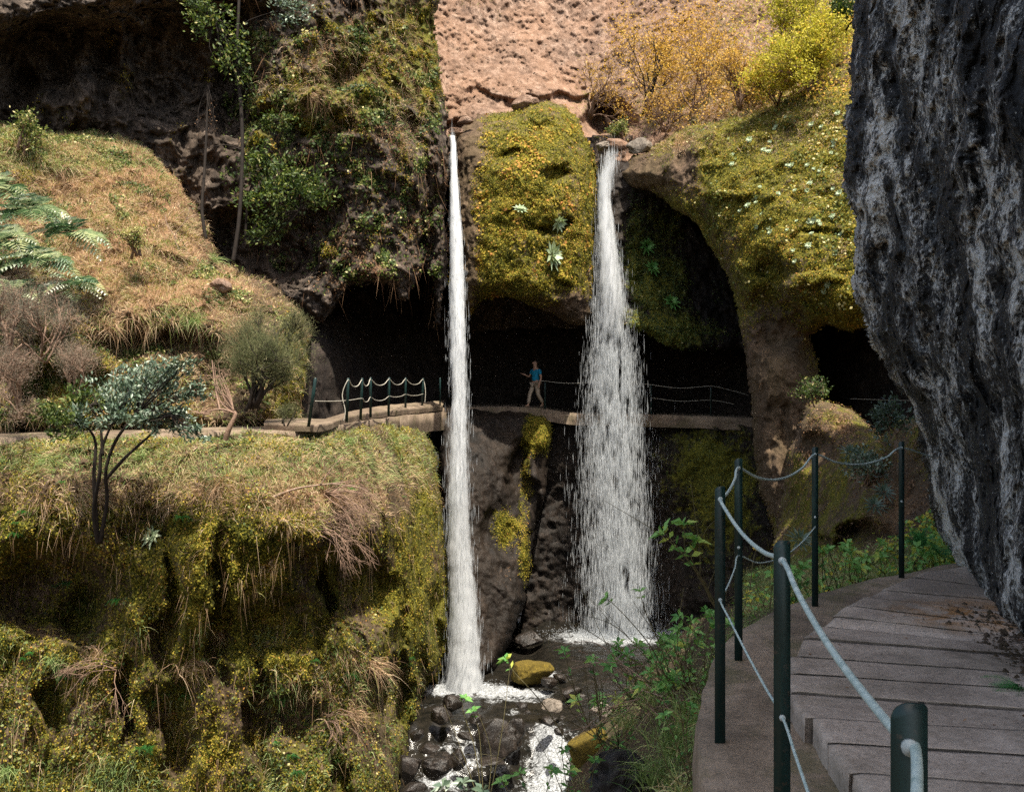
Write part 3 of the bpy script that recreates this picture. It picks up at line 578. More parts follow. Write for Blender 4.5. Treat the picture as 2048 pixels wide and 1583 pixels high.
# ------------------------------------------------------------------ railings
t = NT('green_paint'); c = t.ramp(t.noise(t.pos((1, 1, .3)), 12, 6, .7), [(.35, (.003, .014, .013)), (.6, (.006, .028, .026)), (.72, (.02, .055, .05))])
c = t.mix(t.ramp(t.noise(t.pos(), 38, 6, .75), [(.60, 0), (.66, .8)]), c, (.055, .045, .035))
M['post'] = t.finish(c, .42, t.bump(t.noise(t.pos(), 60, 3), .2, .002), .5)
M['cable'] = plain('pale_cable', [(.3, (.26, .36, .35)), (.7, (.55, .66, .64))], 40, .5, bd=.002)
M['rope'] = plain('pale_rope', [(.3, (.28, .26, .21)), (.7, (.50, .47, .40))], 40, .7, bd=.002)
M['ferrule'] = plain('grey_metal', [(.3, (.28, .34, .34)), (.7, (.55, .6, .6))], 50, .4, bd=.001)
def post(label, base, h, ang, group, wd=.046, big=True, lean=0.0):
    root = empty('railing_post', base, ang); root.rotation_euler = (0, lean, ang)
    tag(root, label, 'post', group)
    mb = MB(); r = wd * .55; th = .007
    prof = [(-wd / 2, 0)] + [(-wd / 2 + r - r * math.cos(a), h - r + r * math.sin(a)) for a in np.linspace(0, math.pi / 2, 7)] + [(wd / 2 - .004, h), (wd / 2, h - .004), (wd / 2, 0)]
    n = len(prof); v = [(x, -th / 2, z) for x, z in prof] + [(x, th / 2, z) for x, z in prof]
    i = np.arange(n); j = (i + 1) % n
    mb.add(v, [np.arange(n)[None], np.arange(n)[None, ::-1] + n, np.c_[j, i, i + n, j + n]])
    o = mb.build('web', M['post'], root)
    m2 = MB(); box(m2, (wd / 2 - .0035, th / 2 + wd * .3, h / 2 - .003), (.007, wd * .6, h - .006)); m2.build('flange', M['post'], root)
    if big:
        for z_, r_ in ((h - .055, .011), (h * .56, .0085)):
            m3 = MB(); tube(m3, [(0, -.012, z_), (0, -.003, z_)], r_, 12); m3.build('grommet', M['ferrule'], root)
    return root
near = [('F', 1818, 1405, 1.17), ('E', 1564, 1080, 2.46), ('A', 1440, 972, 3.86), ('B', 1477, 916, 5.07), ('C', 1630, 893, 6.38), ('D', 1803, 882, 7.38)]
nl = {'F': 'nearest green railing post at the bottom edge, cut off by the frame', 'E': 'second nearest green railing post, tall, in front of the slabs', 'A': 'green railing post standing at the left outer edge of the ledge',
      'B': 'green railing post just behind and right of the leftmost near post', 'C': 'green railing post standing before the mossy mound, middle of the path bend', 'D': 'farthest near railing post beside the fern and the leaning rock'}
NP = {}
for k, px, py, Y in near:
    T = P(px, py, Y); h = T[2] - ZL; NP[k] = (T, h)
    post(nl[k], (T[0], T[1], ZL), h, math.atan2(-T[0], T[1]) + R(8), 'green posts along the near path', wd=.044)
def cable(name, label, pts, r, mat, group, sides=8, n=12, cat='cable'):
    mb = MB(); tube(mb, spline(pts, n), r, sides); o = mb.build(name, mat, smooth=True); tag(o, label, cat, group); return o
def hole(k, f=None):
    T, h = NP[k]; return np.array([T[0], T[1] - .008, T[2] - .055 if f is None else ZL + h * f])
def sag(a, b, s, m=5, side=0):
    return [a + (b - a) * t_ + np.array([side * 4 * t_ * (1 - t_), 0, -s * 4 * t_ * (1 - t_)]) for t_ in np.linspace(0, 1, m + 1)[1:-1]]
F0 = hole('F'); tail = np.array([F0[0] - .40, F0[1] - .95, F0[2] + .02])
up = [P(1905, 925, 8.2), P(1860, 912, 7.9), hole('D')] + sag(hole('D'), hole('C'), .10) + [hole('C')] + sag(hole('C'), hole('B'), .115) + [hole('B')] + sag(hole('B'), hole('A'), .03, 4) + [hole('A')] + sag(hole('A'), hole('E'), .045) + [hole('E')] + sag(hole('E'), F0, .035) + [F0 + [0, .03, 0], F0 + [0, -.012, 0]] + sag(F0, tail, .02, 4) + [tail]
cable('upper_cable', 'thick pale upper cable sagging from post to post beside the near path', up, .0072, M['cable'], 'near railing cables', 10)
f_ = .56
lo = [hole('C', .5), *sag(hole('C', .5), hole('B', .5), .10), hole('B', .52), *sag(hole('B', .52), hole('A', f_), .02, 4), hole('A', f_), *sag(hole('A', f_), hole('E', f_), .012), hole('E', f_), *sag(hole('E', f_), hole('F', f_), .01), hole('F', f_), np.array([F0[0] - .3, F0[1] - .9, F0[2] - .42])]
cable('lower_cable', 'thinner pale lower cable running through the near posts at half height', lo, .0042, M['cable'], 'near railing cables', 8)
# ------------------------------------------------------------------ the far levada path, its rails and the walker
def ribbon(name, rows, mat, kind='structure', sub=3, amp=.03, **kw):
    """a sheet through rows of 3-D points (each row one long line), roughened"""
    rows = [spline(r, 10) for r in rows]; m = min(len(r) for r in rows); rows = [r[:m] for r in rows]
    out = []
    for a, b in zip(rows[:-1], rows[1:]):
        for s in range(sub): out.append(a + (b - a) * s / sub)
    out.append(rows[-1]); V = np.concatenate(out); V = V + np.c_[fbm(V * 1.7, 4) * amp * .4, fbm(V * 1.7 + 9, 4) * amp, fbm(V * 1.3 + 5, 4) * amp]
    k = len(out); a = (np.arange(k - 1)[:, None] * m + np.arange(m - 1)[None]).ravel()
    mb = MB(); mb.add(V, [np.c_[a, a + 1, a + m + 1, a + m]], moss=0, dry=0); return tag(mb.build(name, mat), kind=kind)
def row(L, dz=0, dy=0): return [P(x, y, Y) + np.array([0, dy, dz]) for x, y, Y in L]
fl = [(-200, 878, 18.6), (0, 874, 19.0), (250, 870, 19.2), (450, 864, 19.8), (600, 860, 20.6), (680, 850, 22.2), (740, 840, 24.4), (800, 833, 27), (850, 828, 30), (885, 825, 32.3)]
ribbon('levada_path', [row(fl, -.45, .0), row(fl), row([(x, y - (10 if x < 600 else 4), Y + 1.2) for x, y, Y in fl]), row([(x, y - (14 if x < 600 else 7), Y + 3) for x, y, Y in fl])], M['old_conc'], amp=.05)
st = [(528, 846, 20.9), (560, 847, 20.6), (600, 848, 20.45), (634, 849, 20.5), (655, 846, 21.2), (703, 832, 23.2), (769, 822, 26), (844, 815, 30), (885, 812, 32.6)]
ribbon('levada_slabs', [row(st, -.16, .03), row(st), row([(x + 2, y - 5, Y + .8) for x, y, Y in st]), row([(x + 6, y - 12, Y + 2.4) for x, y, Y in st])], M['old_conc'], amp=.035)
bw = [(800, 832, 26.8), (830, 829, 28.6), (860, 826, 30.6), (893, 824, 32.6)]
ribbon('kerb', [row(bw, -.62, -.05), row(bw, 0, -.12), row(bw, .0, .3)], M['old_conc'], amp=.03, sub=2)
rw = [(860, 815, 33.2), (950, 814, 33.9), (1060, 815, 34.0), (1150, 826, 34.1), (1300, 829, 34.0), (1420, 833, 33.6), (1560, 838, 33)]
ribbon('levada_ledge', [row(rw, -.45), row(rw), row([(x, y - 6, Y + 4.5) for x, y, Y in rw])], M['old_conc'], amp=.04)
farp = [(617, 853, 20.0, 1.10, 8), (693, 844, 22.0, 1.08, 2), (721, 839, 23.3, 1.08, 2), (741, 835, 24.1, 1.08, 0), (777, 831, 25.4, 1.08, 1), (811, 823, 28.5, 1.08, 0), (844, 818, 30.5, 1.05, 2)]
fl_ = ['green railing post standing alone at the front corner of the far platform', 'far green post where the wavy pale rope begins', 'far green post second along the wavy rope', 'far green post third along the wavy rope', 'far green post fourth along the wavy rope, middle of the ledge', 'far green post fifth along the wavy rope', 'far green post at the end of the wavy rope near the left waterfall']
tops = []
for (px, py, Y, h, ln), lb in zip(farp, fl_):
    b = P(px, py, Y); post(lb, b, h, R(15), 'green posts along the far ledge', wd=.07, big=False, lean=R(ln)); tops.append(b + [math.sin(R(ln)) * h, 0, h])
for px, py, Y, lb in ((880, 815, 32.4, 'dark post right behind the edge of the left waterfall'), (1302, 828, 33.9, 'dim post in the cave beside the right waterfall'), (1422, 832, 33.6, 'dim post in the cave mouth before the brown rock pillar'), (1090, 822, 34.1, 'dim post in the cave right behind the walker')):
    b = P(px, py, Y); post(lb, b, 1.08, R(5), 'posts in the cave mouth', wd=.06, big=False)
T_ = [t_ - [0, 0, .05] for t_ in tops]
pts = [T_[1] + [-.10, -.05, -1.0], T_[1] + [-.06, -.05, -.75], T_[1] + [-.13, -.05, -.35], T_[1]]
for a, b in zip(T_[1:-1], T_[2:]): pts += sag(a, b, .17, 4) + [b]
pts += [T_[-1] + [.08, 0, -.35], T_[-1] + [.06, 0, -.8]]
cable('upper_rope', 'wavy pale upper rope looping between the far green posts', pts, .0115, M['rope'], 'far railing ropes', 6, 6, 'rope')
L_ = [t_ - [0, 0, .53] for t_ in tops]
pts = [L_[0]] + sag(L_[0], L_[2], .03, 4) + [L_[2]]
for k_, (a, b) in enumerate(zip(L_[2:-1], L_[3:])): pts += sag(a, b, .11 if k_ < 2 else .05, 4) + [b]
cable('lower_rope', 'pale lower rope starting at the front corner post of the far platform', pts, .009, M['rope'], 'far railing ropes', 6, 6, 'rope')
def pxl(L, Y): return [P(x, y, Y(x) if callable(Y) else Y) for x, y in L]
cable('cave_cable', 'thin pale upper cable crossing the dark cave behind the right waterfall', pxl([(1075, 761), (1092, 762), (1130, 766), (1190, 765), (1250, 764), (1302, 769), (1360, 776), (1422, 772), (1465, 781), (1496, 790)], 33.9), .009, M['rope'], 'cave cables', 6, 6)
cable('cave_cable', 'thin lower cable in the cave mouth right of the right waterfall', pxl([(1302, 795), (1360, 802), (1422, 800), (1470, 808)], 33.9), .008, M['rope'], 'cave cables', 6, 6)
cable('cave_cable', 'short cable in the small dark cave beside the leaning rock', pxl([(1700, 797), (1760, 799), (1840, 801)], 25), .0035, M['rope'], 'cave cables', 6, 6)

# ---- the walker: one continuous skinned body, clothes as children
def skin(name, J, E, rad, mat, parent, sub=1):
    me = bpy.data.meshes.new(name); me.from_pydata([tuple(j) for j in J], E, []); o = bpy.data.objects.new(name, me); col.objects.link(o)
    if parent: o.parent = parent
    s = o.modifiers.new('skin', 'SKIN'); s.use_smooth_shade = True
    for v, r in zip(me.skin_vertices[0].data, rad): v.radius = (r, r) if np.isscalar(r) else r
    me.skin_vertices[0].data[0].use_root = True
    u = o.modifiers.new('sub', 'SUBSURF'); u.levels = sub; u.render_levels = sub
    dg = bpy.context.evaluated_depsgraph_get(); m2 = bpy.data.meshes.new_from_object(o.evaluated_get(dg)); o.modifiers.clear(); o.data = m2; m2.materials.clear(); m2.materials.append(mat)
    for p in m2.polygons: p.use_smooth = True
    return o
def flat(name, c, rough=.8):
    return plain(name, [(.3, tuple(x * .8 for x in c)), (.7, tuple(min(1, x * 1.15) for x in c))], 18, rough, bd=.004)
M['shirt'] = flat('blue_cotton', (.006, .19, .33)); M['trousers'] = flat('beige_cotton', (.34, .27, .20)); M['skin'] = flat('skin', (.38, .22, .15), .55); M['hair'] = flat('dark_hair', (.03, .02, .015)); M['shoe'] = flat('brown_shoe', (.22, .15, .10))
foot = P(1071, 814, 34.2); root = empty('person', foot, R(-48))
tag(root, 'walker in a bright blue T-shirt and beige trousers striding along the cave ledge, forearm raised', 'person')
# pelvis, spine, neck, head; x to the right of the picture, -y towards the stream
J = [(0, 0, .93), (.01, -.01, 1.12), (.02, -.01, 1.30), (.03, -.01, 1.42), (.025, -.03, 1.50), (.02, -.045, 1.58), (.015, -.06, 1.68), (.01, -.05, 1.75),
     (-.15, 0, 1.40), (-.27, -.07, 1.16), (-.36, -.25, 1.24), (-.39, -.31, 1.27),
     (.20, 0, 1.39), (.27, .04, 1.12), (.27, -.06, .89), (.27, -.09, .82),
     (-.09, 0, .88), (-.11, -.20, .50), (-.12, -.26, .09), (-.12, -.41, .035), (.09, 0, .88), (.11, .03, .47), (.10, .30, .13), (.10, .17, .04)]
E = [(0, 1), (1, 2), (2, 3), (3, 4), (4, 5), (5, 6), (6, 7), (3, 8), (8, 9), (9, 10), (10, 11), (3, 12), (12, 13), (13, 14), (14, 15), (0, 16), (16, 17), (17, 18), (18, 19), (0, 20), (20, 21), (21, 22), (22, 23)]
rad = [.13, .115, .13, .10, .055, .085, .095, .06, .058, .043, .03, .033, .058, .043, .03, .033, .085, .058, .038, .035, .085, .058, .038, .035]
def fingers(h, d, s, J, E, rad):
    d = unit(np.array(d, float)); u = unit(np.cross(d, [0, 0, 1.])) if abs(d[2]) < .9 else np.array([1., 0, 0]); base = len(J)
    v = np.cross(u, d)
    for k, (o_, l_) in enumerate(((-.03, .065), (-.01, .078), (.01, .073), (.03, .058))):
        a = np.array(J[h]) + u * o_ + d * .03; b = a + d * l_ * .5 + v * .004; c_ = b + d * l_ * .35 - v * .02
        J += [tuple(a), tuple(b), tuple(c_)]; n = len(J); E += [(h, n - 3), (n - 3, n - 2), (n - 2, n - 1)]; rad += [.011, .010, .009]
    a = np.array(J[h]) + u * s * .035; b = a + (u * s * .4 + d) * .035
    J += [tuple(a), tuple(b)]; n = len(J); E += [(h, n - 2), (n - 2, n - 1)]; rad += [.013, .011]
fingers(11, (-.4, -.6, .25), 1, J, E, rad); fingers(15, (0, -.3, -1), -1, J, E, rad)
bo = skin('body', J, E, rad, M['skin'], root, 1)
hm = MB()
for (x, y, z, r_) in ((-.025, -.150, 1.685, .013), (.045, -.150, 1.685, .013)): hm = MB(); tube(hm, [(x, y - .006, z), (x, y + .01, z)], [r_ * .6, r_], 8); hm.build('eye', M['hair'], root)
hm = MB(); tube(hm, [(.012, -.15, 1.70), (.010, -.175, 1.655), (.012, -.15, 1.645)], [.010, .018, .012], 6); hm.build('nose', M['skin'], root); hm = MB(); tube(hm, [(-.015, -.142, 1.615), (.012, -.152, 1.613), (.038, -.142, 1.615)], .008, 6); hm.build('mouth', M['hair'], root)
for sx in (-.083, .108): hm = MB(); tube(hm, [(sx, -.05, 1.70), (sx + (-.01 if sx < 0 else .01), -.04, 1.675), (sx, -.05, 1.64)], [.008, .016, .008], 6); hm.build('ear', M['skin'], root)
skin('hair', [(.015, -.03, 1.70), (.012, -.045, 1.775), (.012, .015, 1.73), (.015, .02, 1.66)], [(0, 1), (0, 2), (2, 3)], [.10, .07, .075, .06], M['hair'], root)
skin('shirt', [(0, 0, .93), (.01, -.01, 1.12), (.02, -.01, 1.30), (.03, -.01, 1.42), (-.155, 0, 1.40), (-.23, -.04, 1.24), (.205, 0, 1.39), (.245, .02, 1.22)], [(0, 1), (1, 2), (2, 3), (3, 4), (4, 5), (3, 6), (6, 7)], [(.165, .15), (.15, .13), (.165, .14), .11, .08, .07, .08, .07], M['shirt'], root)
skin('trousers', [(0, 0, .95), (-.09, 0, .86), (-.11, -.20, .50), (-.12, -.255, .12), (.09, 0, .86), (.11, .03, .47), (.10, .295, .16)], [(0, 1), (1, 2), (2, 3), (0, 4), (4, 5), (5, 6)], [.145, .105, .078, .065, .105, .078, .065], M['trousers'], root)
for a, b in (((-.12, -.22, .05), (-.12, -.44, .035)), ((.10, .33, .09), (.10, .13, .035))): skin('shoe', [a, b], [(0, 1)], [(.048, .05), (.045, .032)], M['shoe'], root)
M['pack'] = flat('dark_fabric', (.02, .02, .022))

# ------------------------------------------------------------------ water
def water_mat(name, foamlo=.45):
    t = NT(name); p = t.pos((1, 1.6, 1))
    a = t.noise(p, 2.4, 6, .65, .6); b = t.noise(p, 11, 5, .7, .4)
    f = t.ramp(t.math('ADD', t.attr('foam'), t.math('MULTIPLY', t.math('MULTIPLY', t.math('SUBTRACT', t.math('ADD', t.math('MULTIPLY', a, .45), t.math('MULTIPLY', b, .55)), .5), 3.4), t.math('MULTIPLY', t.attr('foam'), 2.2, True))), [(foamlo, 0), (foamlo + .3, 1)])
    c = t.mix(f, t.ramp(a, [(.35, (.006, .006, .005)), (.65, (.020, .017, .013))]), t.ramp(t.noise(p, 17, 6, .78), [(.38, (.05, .055, .055)), (.50, (.24, .25, .26)), (.60, (.46, .48, .50))]))
    n = t.bump(t.math('ADD', a, t.math('MULTIPLY', b, .22)), .45, .06)
    return t.finish(c, t.mix(f, (.14,) * 3, (.75,) * 3), n, t.ramp(a, [(.3, .22), (.7, .38)]))
M['water'] = water_mat('stream_water')
ZW = -9.0
xs = np.arange(-7, 9.5, .055); ys = np.arange(15.5, 36, .055); gx, gy = np.meshgrid(xs, ys); X = gx.ravel(); Y = gy.ravel()
def step_(x, a, b): t_ = np.clip((x - a) / (b - a), 0, 1); return t_ * t_ * (3 - 2 * t_)
brk = 24.6 + fbm(np.c_[X * 1.1, Y * 0, 0 * X], 3) * .9 + np.where(X < -.5, .5, 0)
drop = step_(brk - Y, 0, 1.7) * 1.05 + step_(brk - 2.4 - Y, 0, 3) * .9
upper = step_(Y, 28.2, 29.6) * step_(X, .6, 1.3) * .36
Z = ZW - drop + upper
spx = CX + X / Y * F; spy = CY - Z / Y * F
foam = blobs(X, Y, [(-1.75, 27.7, 1.6, .6, 1.3), (-.6, 27.4, 1.6, .5, .5), (4.1, 32.2, 2.4, .9, 1.5), (.35, 27.2, .9, .35, .8), (1.1, 28.6, .9, .4, .7), (.95, 23.2, .7, 1.2, 1.0), (.7, 21.6, .9, 1.1, .75), (-1.9, 23.4, .8, .5, .7), (.2, 26.6, 1.6, .3, .5), (-1.2, 24.2, 1.2, .4, .6), (-1.5, 22.3, 1.2, .45, .55), (-.6, 21.0, 1.6, .5, .35), (-2.0, 26.2, 1.0, .3, .3), (.2, 25.6, 1.2, .3, .35), (2.2, 30, 1.6, .4, .3)], 1)
foam = foam + .40 * np.clip(fbm(np.c_[X * 1.3, Y * .8, 0 * X + 4], 3) * 2.2, 0, 1) * step_(27.5 - Y, 0, 2)
rip = fbm(np.c_[X * 2.2, Y * 3.2, 0 * X], 4) * (.05 + .12 * np.clip(foam, 0, 1) + .10 * step_(drop, .05, .4))
V = np.c_[X, Y, Z + rip]; nx = len(xs); a = (np.arange(len(ys) - 1)[:, None] * nx + np.arange(nx - 1)[None]).ravel()
mb = MB(); mb.add(V, [np.c_[a, a + 1, a + nx + 1, a + nx]], foam=foam); tag(mb.build('water', M['water'], smooth=True), kind='structure')
# stream bed and the ground everywhere below
mb = MB(); xs2 = np.arange(-60, 61, 2.0); ys2 = np.arange(-30, 81, 2.0); gx, gy = np.meshgrid(xs2, ys2); Vg = np.c_[gx.ravel(), gy.ravel(), -12.6 + fbm(np.c_[gx.ravel() / 6, gy.ravel() / 6, 0 * gx.ravel()], 3) * .8]
nx = len(xs2); a = (np.arange(len(ys2) - 1)[:, None] * nx + np.arange(nx - 1)[None]).ravel(); mb.add(Vg, [np.c_[a, a + 1, a + nx + 1, a + nx]], moss=0, dry=0); tag(mb.build('ground', M['earth']), kind='structure')

def fall_mat(name, dens, sx, sy):
    t = NT(name); u = t('UVMap'); 
    m = t('Mapping', Vector=t('CombineXYZ', X=t.attr('u'), Y=t.attr('v'), Z=t.attr('lay')).outputs[0]); m.inputs['Scale'].default_value = (sx, sy, 3)
    m2 = t('Mapping', Vector=t('CombineXYZ', X=t.attr('u'), Y=t.attr('v'), Z=t.attr('lay')).outputs[0]); m2.inputs['Scale'].default_value = (sx * 3.2, sy * 2.2, 5)
    n = t.math('ADD', t.math('MULTIPLY', t.noise(m.outputs[0], 1, 5, .65, .3), .6), t.math('MULTIPLY', t.noise(m2.outputs[0], 1, 4, .7), .4))
    al = t.ramp(t.math('ADD', n, t.math('SUBTRACT', t.attr('dens'), .5)), [(.42, 0), (.66, 1)])
    al = t.math('MULTIPLY', al, dens)
    b = t('BsdfPrincipled', Roughness=.35, Alpha=al); b.inputs['Base Color'].default_value = (.62, .64, .66, 1)
    tr = t('BsdfTranslucent'); tr.inputs[0].default_value = (.6, .63, .66, 1)
    tp = t('BsdfTransparent'); mx = t('MixShader', Fac=.35); t.link(b.outputs[0], mx.inputs[1])
    m3 = t('MixShader', Fac=al); t.link(tp.outputs[0], m3.inputs[1]); t.link(tr.outputs[0], m3.inputs[2]); t.link(m3.outputs[0], mx.inputs[2])
    t.link(mx.outputs[0], t.out.inputs[0]); return t.m
M['fall'] = fall_mat('falling_water', .95, 5, .55)
t = NT('water_drops'); b = t('BsdfPrincipled', Roughness=.3); b.inputs['Base Color'].default_value = (.60, .63, .66, 1)
tr = t('BsdfTranslucent'); tr.inputs[0].default_value = (.60, .64, .68, 1); mx = t('MixShader', Fac=.4); t.link(b.outputs[0], mx.inputs[1]); t.link(tr.outputs[0], mx.inputs[2]); tq = t('BsdfTransparent'); m4 = t('MixShader', Fac=.36); t.link(tq.outputs[0], m4.inputs[1]); t.link(mx.outputs[0], m4.inputs[2]); t.link(m4.outputs[0], t.out.inputs[0]); M['drop'] = t.m
def fall(label, prof, Y0, Y1, layers, ndrop, dmat, spread, solid, dropf):
    """prof: (py, left px, right px) down the fall"""
    pr = np.array(prof, float); root = empty('waterfall', P((pr[-1, 1] + pr[-1, 2]) / 2, pr[-1, 0], Y1)); tag(root, label, 'waterfall')
    bpy.context.view_layer.update(); org = np.array(root.location)
    py = np.linspace(pr[0, 0], pr[-1, 0], 150); tt = (py - py[0]) / (py[-1] - py[0])
    Yc = Y0 + (Y1 - Y0) * np.minimum(1, tt * 1.6) ** .5
    l = np.interp(py, pr[:, 0], pr[:, 1]); r = np.interp(py, pr[:, 0], pr[:, 2]); mb = MB()
    for k in range(layers):
        nu = 14; us = np.linspace(0, 1, nu)
        dy = (k - (layers - 1) / 2) * .16
        g = fbm(np.c_[py / 60, py * 0 + k * 5, py * 0], 3)
        rows = []
        for j, u_ in enumerate(us):
            x = l + (r - l) * u_ + g * 3 + fbm(np.c_[py / 25, py * 0 + k * 9, py * 0 + u_ * 3], 3) * (1.5 + 5 * tt)
            bulge = -math.sin(u_ * math.pi) * (r - l) / F * Yc * .35
            rows.append(np.c_[(x - CX) / F * (Yc + dy), Yc + dy + bulge, (CY - py) / F * (Yc + dy)])
        V = np.stack(rows, 1).reshape(-1, 3); n = len(py); a = (np.arange(n - 1)[:, None] * nu + np.arange(nu - 1)[None]).ravel()
        U = np.tile(us, n); wid = np.repeat((r - l) / F * 30, nu)
        D = np.repeat(solid(tt), nu) - 1.3 * np.abs(U - .5) ** 3 * 4 * .8
        mb.add(V, [np.c_[a, a + nu, a + nu + 1, a + 1]], u=U * wid, v=V[:, 2], lay=k * 1.7, dens=D)
    mb.build('water_sheet', M['fall'], root, smooth=True, loc=None).location = -org
    # falling drops and threads
    n = ndrop; s = rng.random(n * 3); s = s[rng.random(len(s)) < dropf(s)][:n]; n = len(s)
    y = py[0] + s * (py[-1] - py[0]); L_ = np.interp(y, pr[:, 0], pr[:, 1]); R__ = np.interp(y, pr[:, 0], pr[:, 2])
    u_ = rng.normal(.5, .205, n); x = L_ + (R__ - L_) * u_; Yd = Y0 + (Y1 - Y0) * np.minimum(1, s * 1.6) ** .5 + rng.normal(0, .18 + .25 * s, n)
    cl = fbm(np.c_[x / 16, y / 45, Yd * .3], 3); keep = cl + rng.normal(0, .12, n) > -.22; x, y, Yd, s = x[keep], y[keep], Yd[keep], s[keep]; n = len(x)
    C = np.c_[(x - CX) / F * Yd, Yd, (CY - y) / F * Yd]
    ln = rng.gamma(2.2, .055, n) * spread[1] + .03; wd = rng.uniform(.5, 1.5, n) * spread[0]
    a0 = rng.random(n) * 6.28; ring = [np.c_[np.cos(a0 + q) * wd, np.sin(a0 + q) * wd, 0 * wd] for q in (0, 2.09, 4.19)]
    V = np.stack([C + np.c_[0 * ln, 0 * ln, ln * .6]] + [C + q - np.c_[0 * ln, 0 * ln, ln * .15] for q in ring] + [C - np.c_[0 * ln, 0 * ln, ln * .4]], 1).reshape(-1, 3)
    k = np.arange(n)[:, None] * 5; md = MB(); md.add(V, [np.concatenate([k + q for q in ([0, 1, 2], [0, 2, 3], [0, 3, 1], [4, 2, 1], [4, 3, 2], [4, 1, 3])])])
    o = md.build('falling_drops', M['drop'], root, smooth=True); o.location = -org; tag(o, kind='stuff')
    # froth at the foot
    n = int(ndrop * .10); c = P((l[-1] + r[-1]) / 2, py[-1], Y1); wd = (r[-1] - l[-1]) / F * Y1
    C = c + np.c_[rng.normal(0, wd * .33, n), rng.normal(-.1, .35, n), np.abs(rng.normal(0, .10, n)) - .02]; sz = rng.uniform(.008, .022, n)
    V = np.stack([C + sz[:, None] * q for q in np.array([[1, 0, 0], [-1, 0, 0], [0, 1, 0], [0, -1, 0], [0, 0, 1], [0, 0, -1.]])], 1).reshape(-1, 3); k = np.arange(n)[:, None] * 6
    md = MB(); md.add(V, [np.concatenate([k + q for q in ([0, 2, 4], [2, 1, 4], [1, 3, 4], [3, 0, 4], [2, 0, 5], [1, 2, 5], [3, 1, 5], [0, 3, 5])])])
    o = md.build('froth', M['drop'], root, smooth=True); o.location = -org; tag(o, kind='stuff')
    return root
fall('tall narrow white waterfall on the left, dropping in one solid thread past the cave',
     [(272, 899, 911), (300, 900, 914), (400, 899, 920), (500, 898, 929), (600, 896, 933), (700, 895, 938), (800, 896, 941), (900, 889, 944), (1000, 887, 946), (1100, 889, 949), (1200, 894, 958), (1300, 890, 968), (1375, 880, 980)],
     31.2, 28.0, 4, 9000, None, (.008, 2.6), lambda s: .66 + .10 * np.sin(s * 9) - .06 * s, lambda s: .35 + .65 * s)
fall('wide waterfall on the right that spreads into veils of separate drops',
     [(303, 1196, 1246), (330, 1196, 1240), (360, 1193, 1228), (400, 1192, 1224), (450, 1190, 1232), (500, 1188, 1240), (550, 1186, 1250), (600, 1182, 1258), (700, 1174, 1272), (800, 1168, 1286), (900, 1162, 1298), (1000, 1158, 1308), (1100, 1158, 1315), (1200, 1158, 1320), (1268, 1155, 1325)],
     33.0, 32.4, 4, 52000, None, (.0075, 2.3), lambda s: np.interp(s, [0, .08, .25, .4, .6, 1], [.36, .70, .60, .38, .26, .24]), lambda s: np.interp(s, [0, .15, .35, 1], [.1, .25, .8, 1]))
# ------------------------------------------------------------------ boulders
def boulder(label, px, py, rx, ry, Y, mat, group='boulders in the stream', moss=-1., seed=0, rough=.32, name='boulder', sub=5, depth=1.0, cat='rock'):
    import bmesh
    bm = bmesh.new(); bmesh.ops.create_icosphere(bm, subdivisions=sub, radius=1)
    V = np.array([v.co for v in bm.verts]); s = seed * 7.3 + px * .013
    ang = fbm(V * .9 + s, 2) * .5
    V = V * (1 + ang[:, None] + fbm(V * 2.2 + s, 4, ridge=True)[:, None] * rough * .45 + fbm(V * 6 + s, 3)[:, None] * .06)
    for k in range(9):      # a few broken faces
        n = unit(np.random.default_rng(int(px + py * 3 + k)).normal(size=3)); h = V @ n; lim = .66; V = V - np.maximum(h - lim, 0)[:, None] * n * .75
    sx, sz = rx / F * Y, ry / F * Y; V = V * [sx, (sx + sz) / 2 * depth, sz]
    me = bpy.data.meshes.new(name)
    for v, p in zip(bm.verts, V): v.co = p
    bm.to_mesh(me); bm.free(); me.materials.append(mat)
    at = me.attributes.new('moss', 'FLOAT', 'POINT'); at.data.foreach_set('value', np.clip(moss + V[:, 2] / sz * .5, 0, 1).astype(np.float32)); me.attributes.new('dry', 'FLOAT', 'POINT')
    for p in me.polygons: p.use_smooth = True
    o = bpy.data.objects.new(name, me); col.objects.link(o); o.location = P(px, py, Y); o.rotation_euler = (0, 0, 0)
    return tag(o, label, cat, group)
M['wetb'] = rock_mat('wet_boulder', [(.004, .004, .003), (.014, .011, .009), (.065, .050, .04), (.028, .020, .014)], rough=.36, spec=.45, sc=.5, bumpd=.02)
M['goldb'] = rock_mat('golden_moss_boulder', [(.02, .015, .008), (.08, .055, .03), (.2, .14, .08), (.1, .08, .04)], moss=[(.25, (.014, .010, .004)), (.42, (.055, .040, .008)), (.55, (.14, .10, .014)), (.68, (.25, .17, .022)), (.82, (.11, .11, .02))], sc=.5)
M['paleb'] = rock_mat('pale_boulder', [(.05, .045, .04), (.20, .17, .14), (.42, .37, .32), (.2, .16, .12)], sc=.5, rough=.6)
M['lava'] = rock_mat('lava_rock', [(.006, .006, .006), (.03, .028, .028), (.11, .105, .10), (.05, .045, .04)], sc=.22, bumpd=.1)
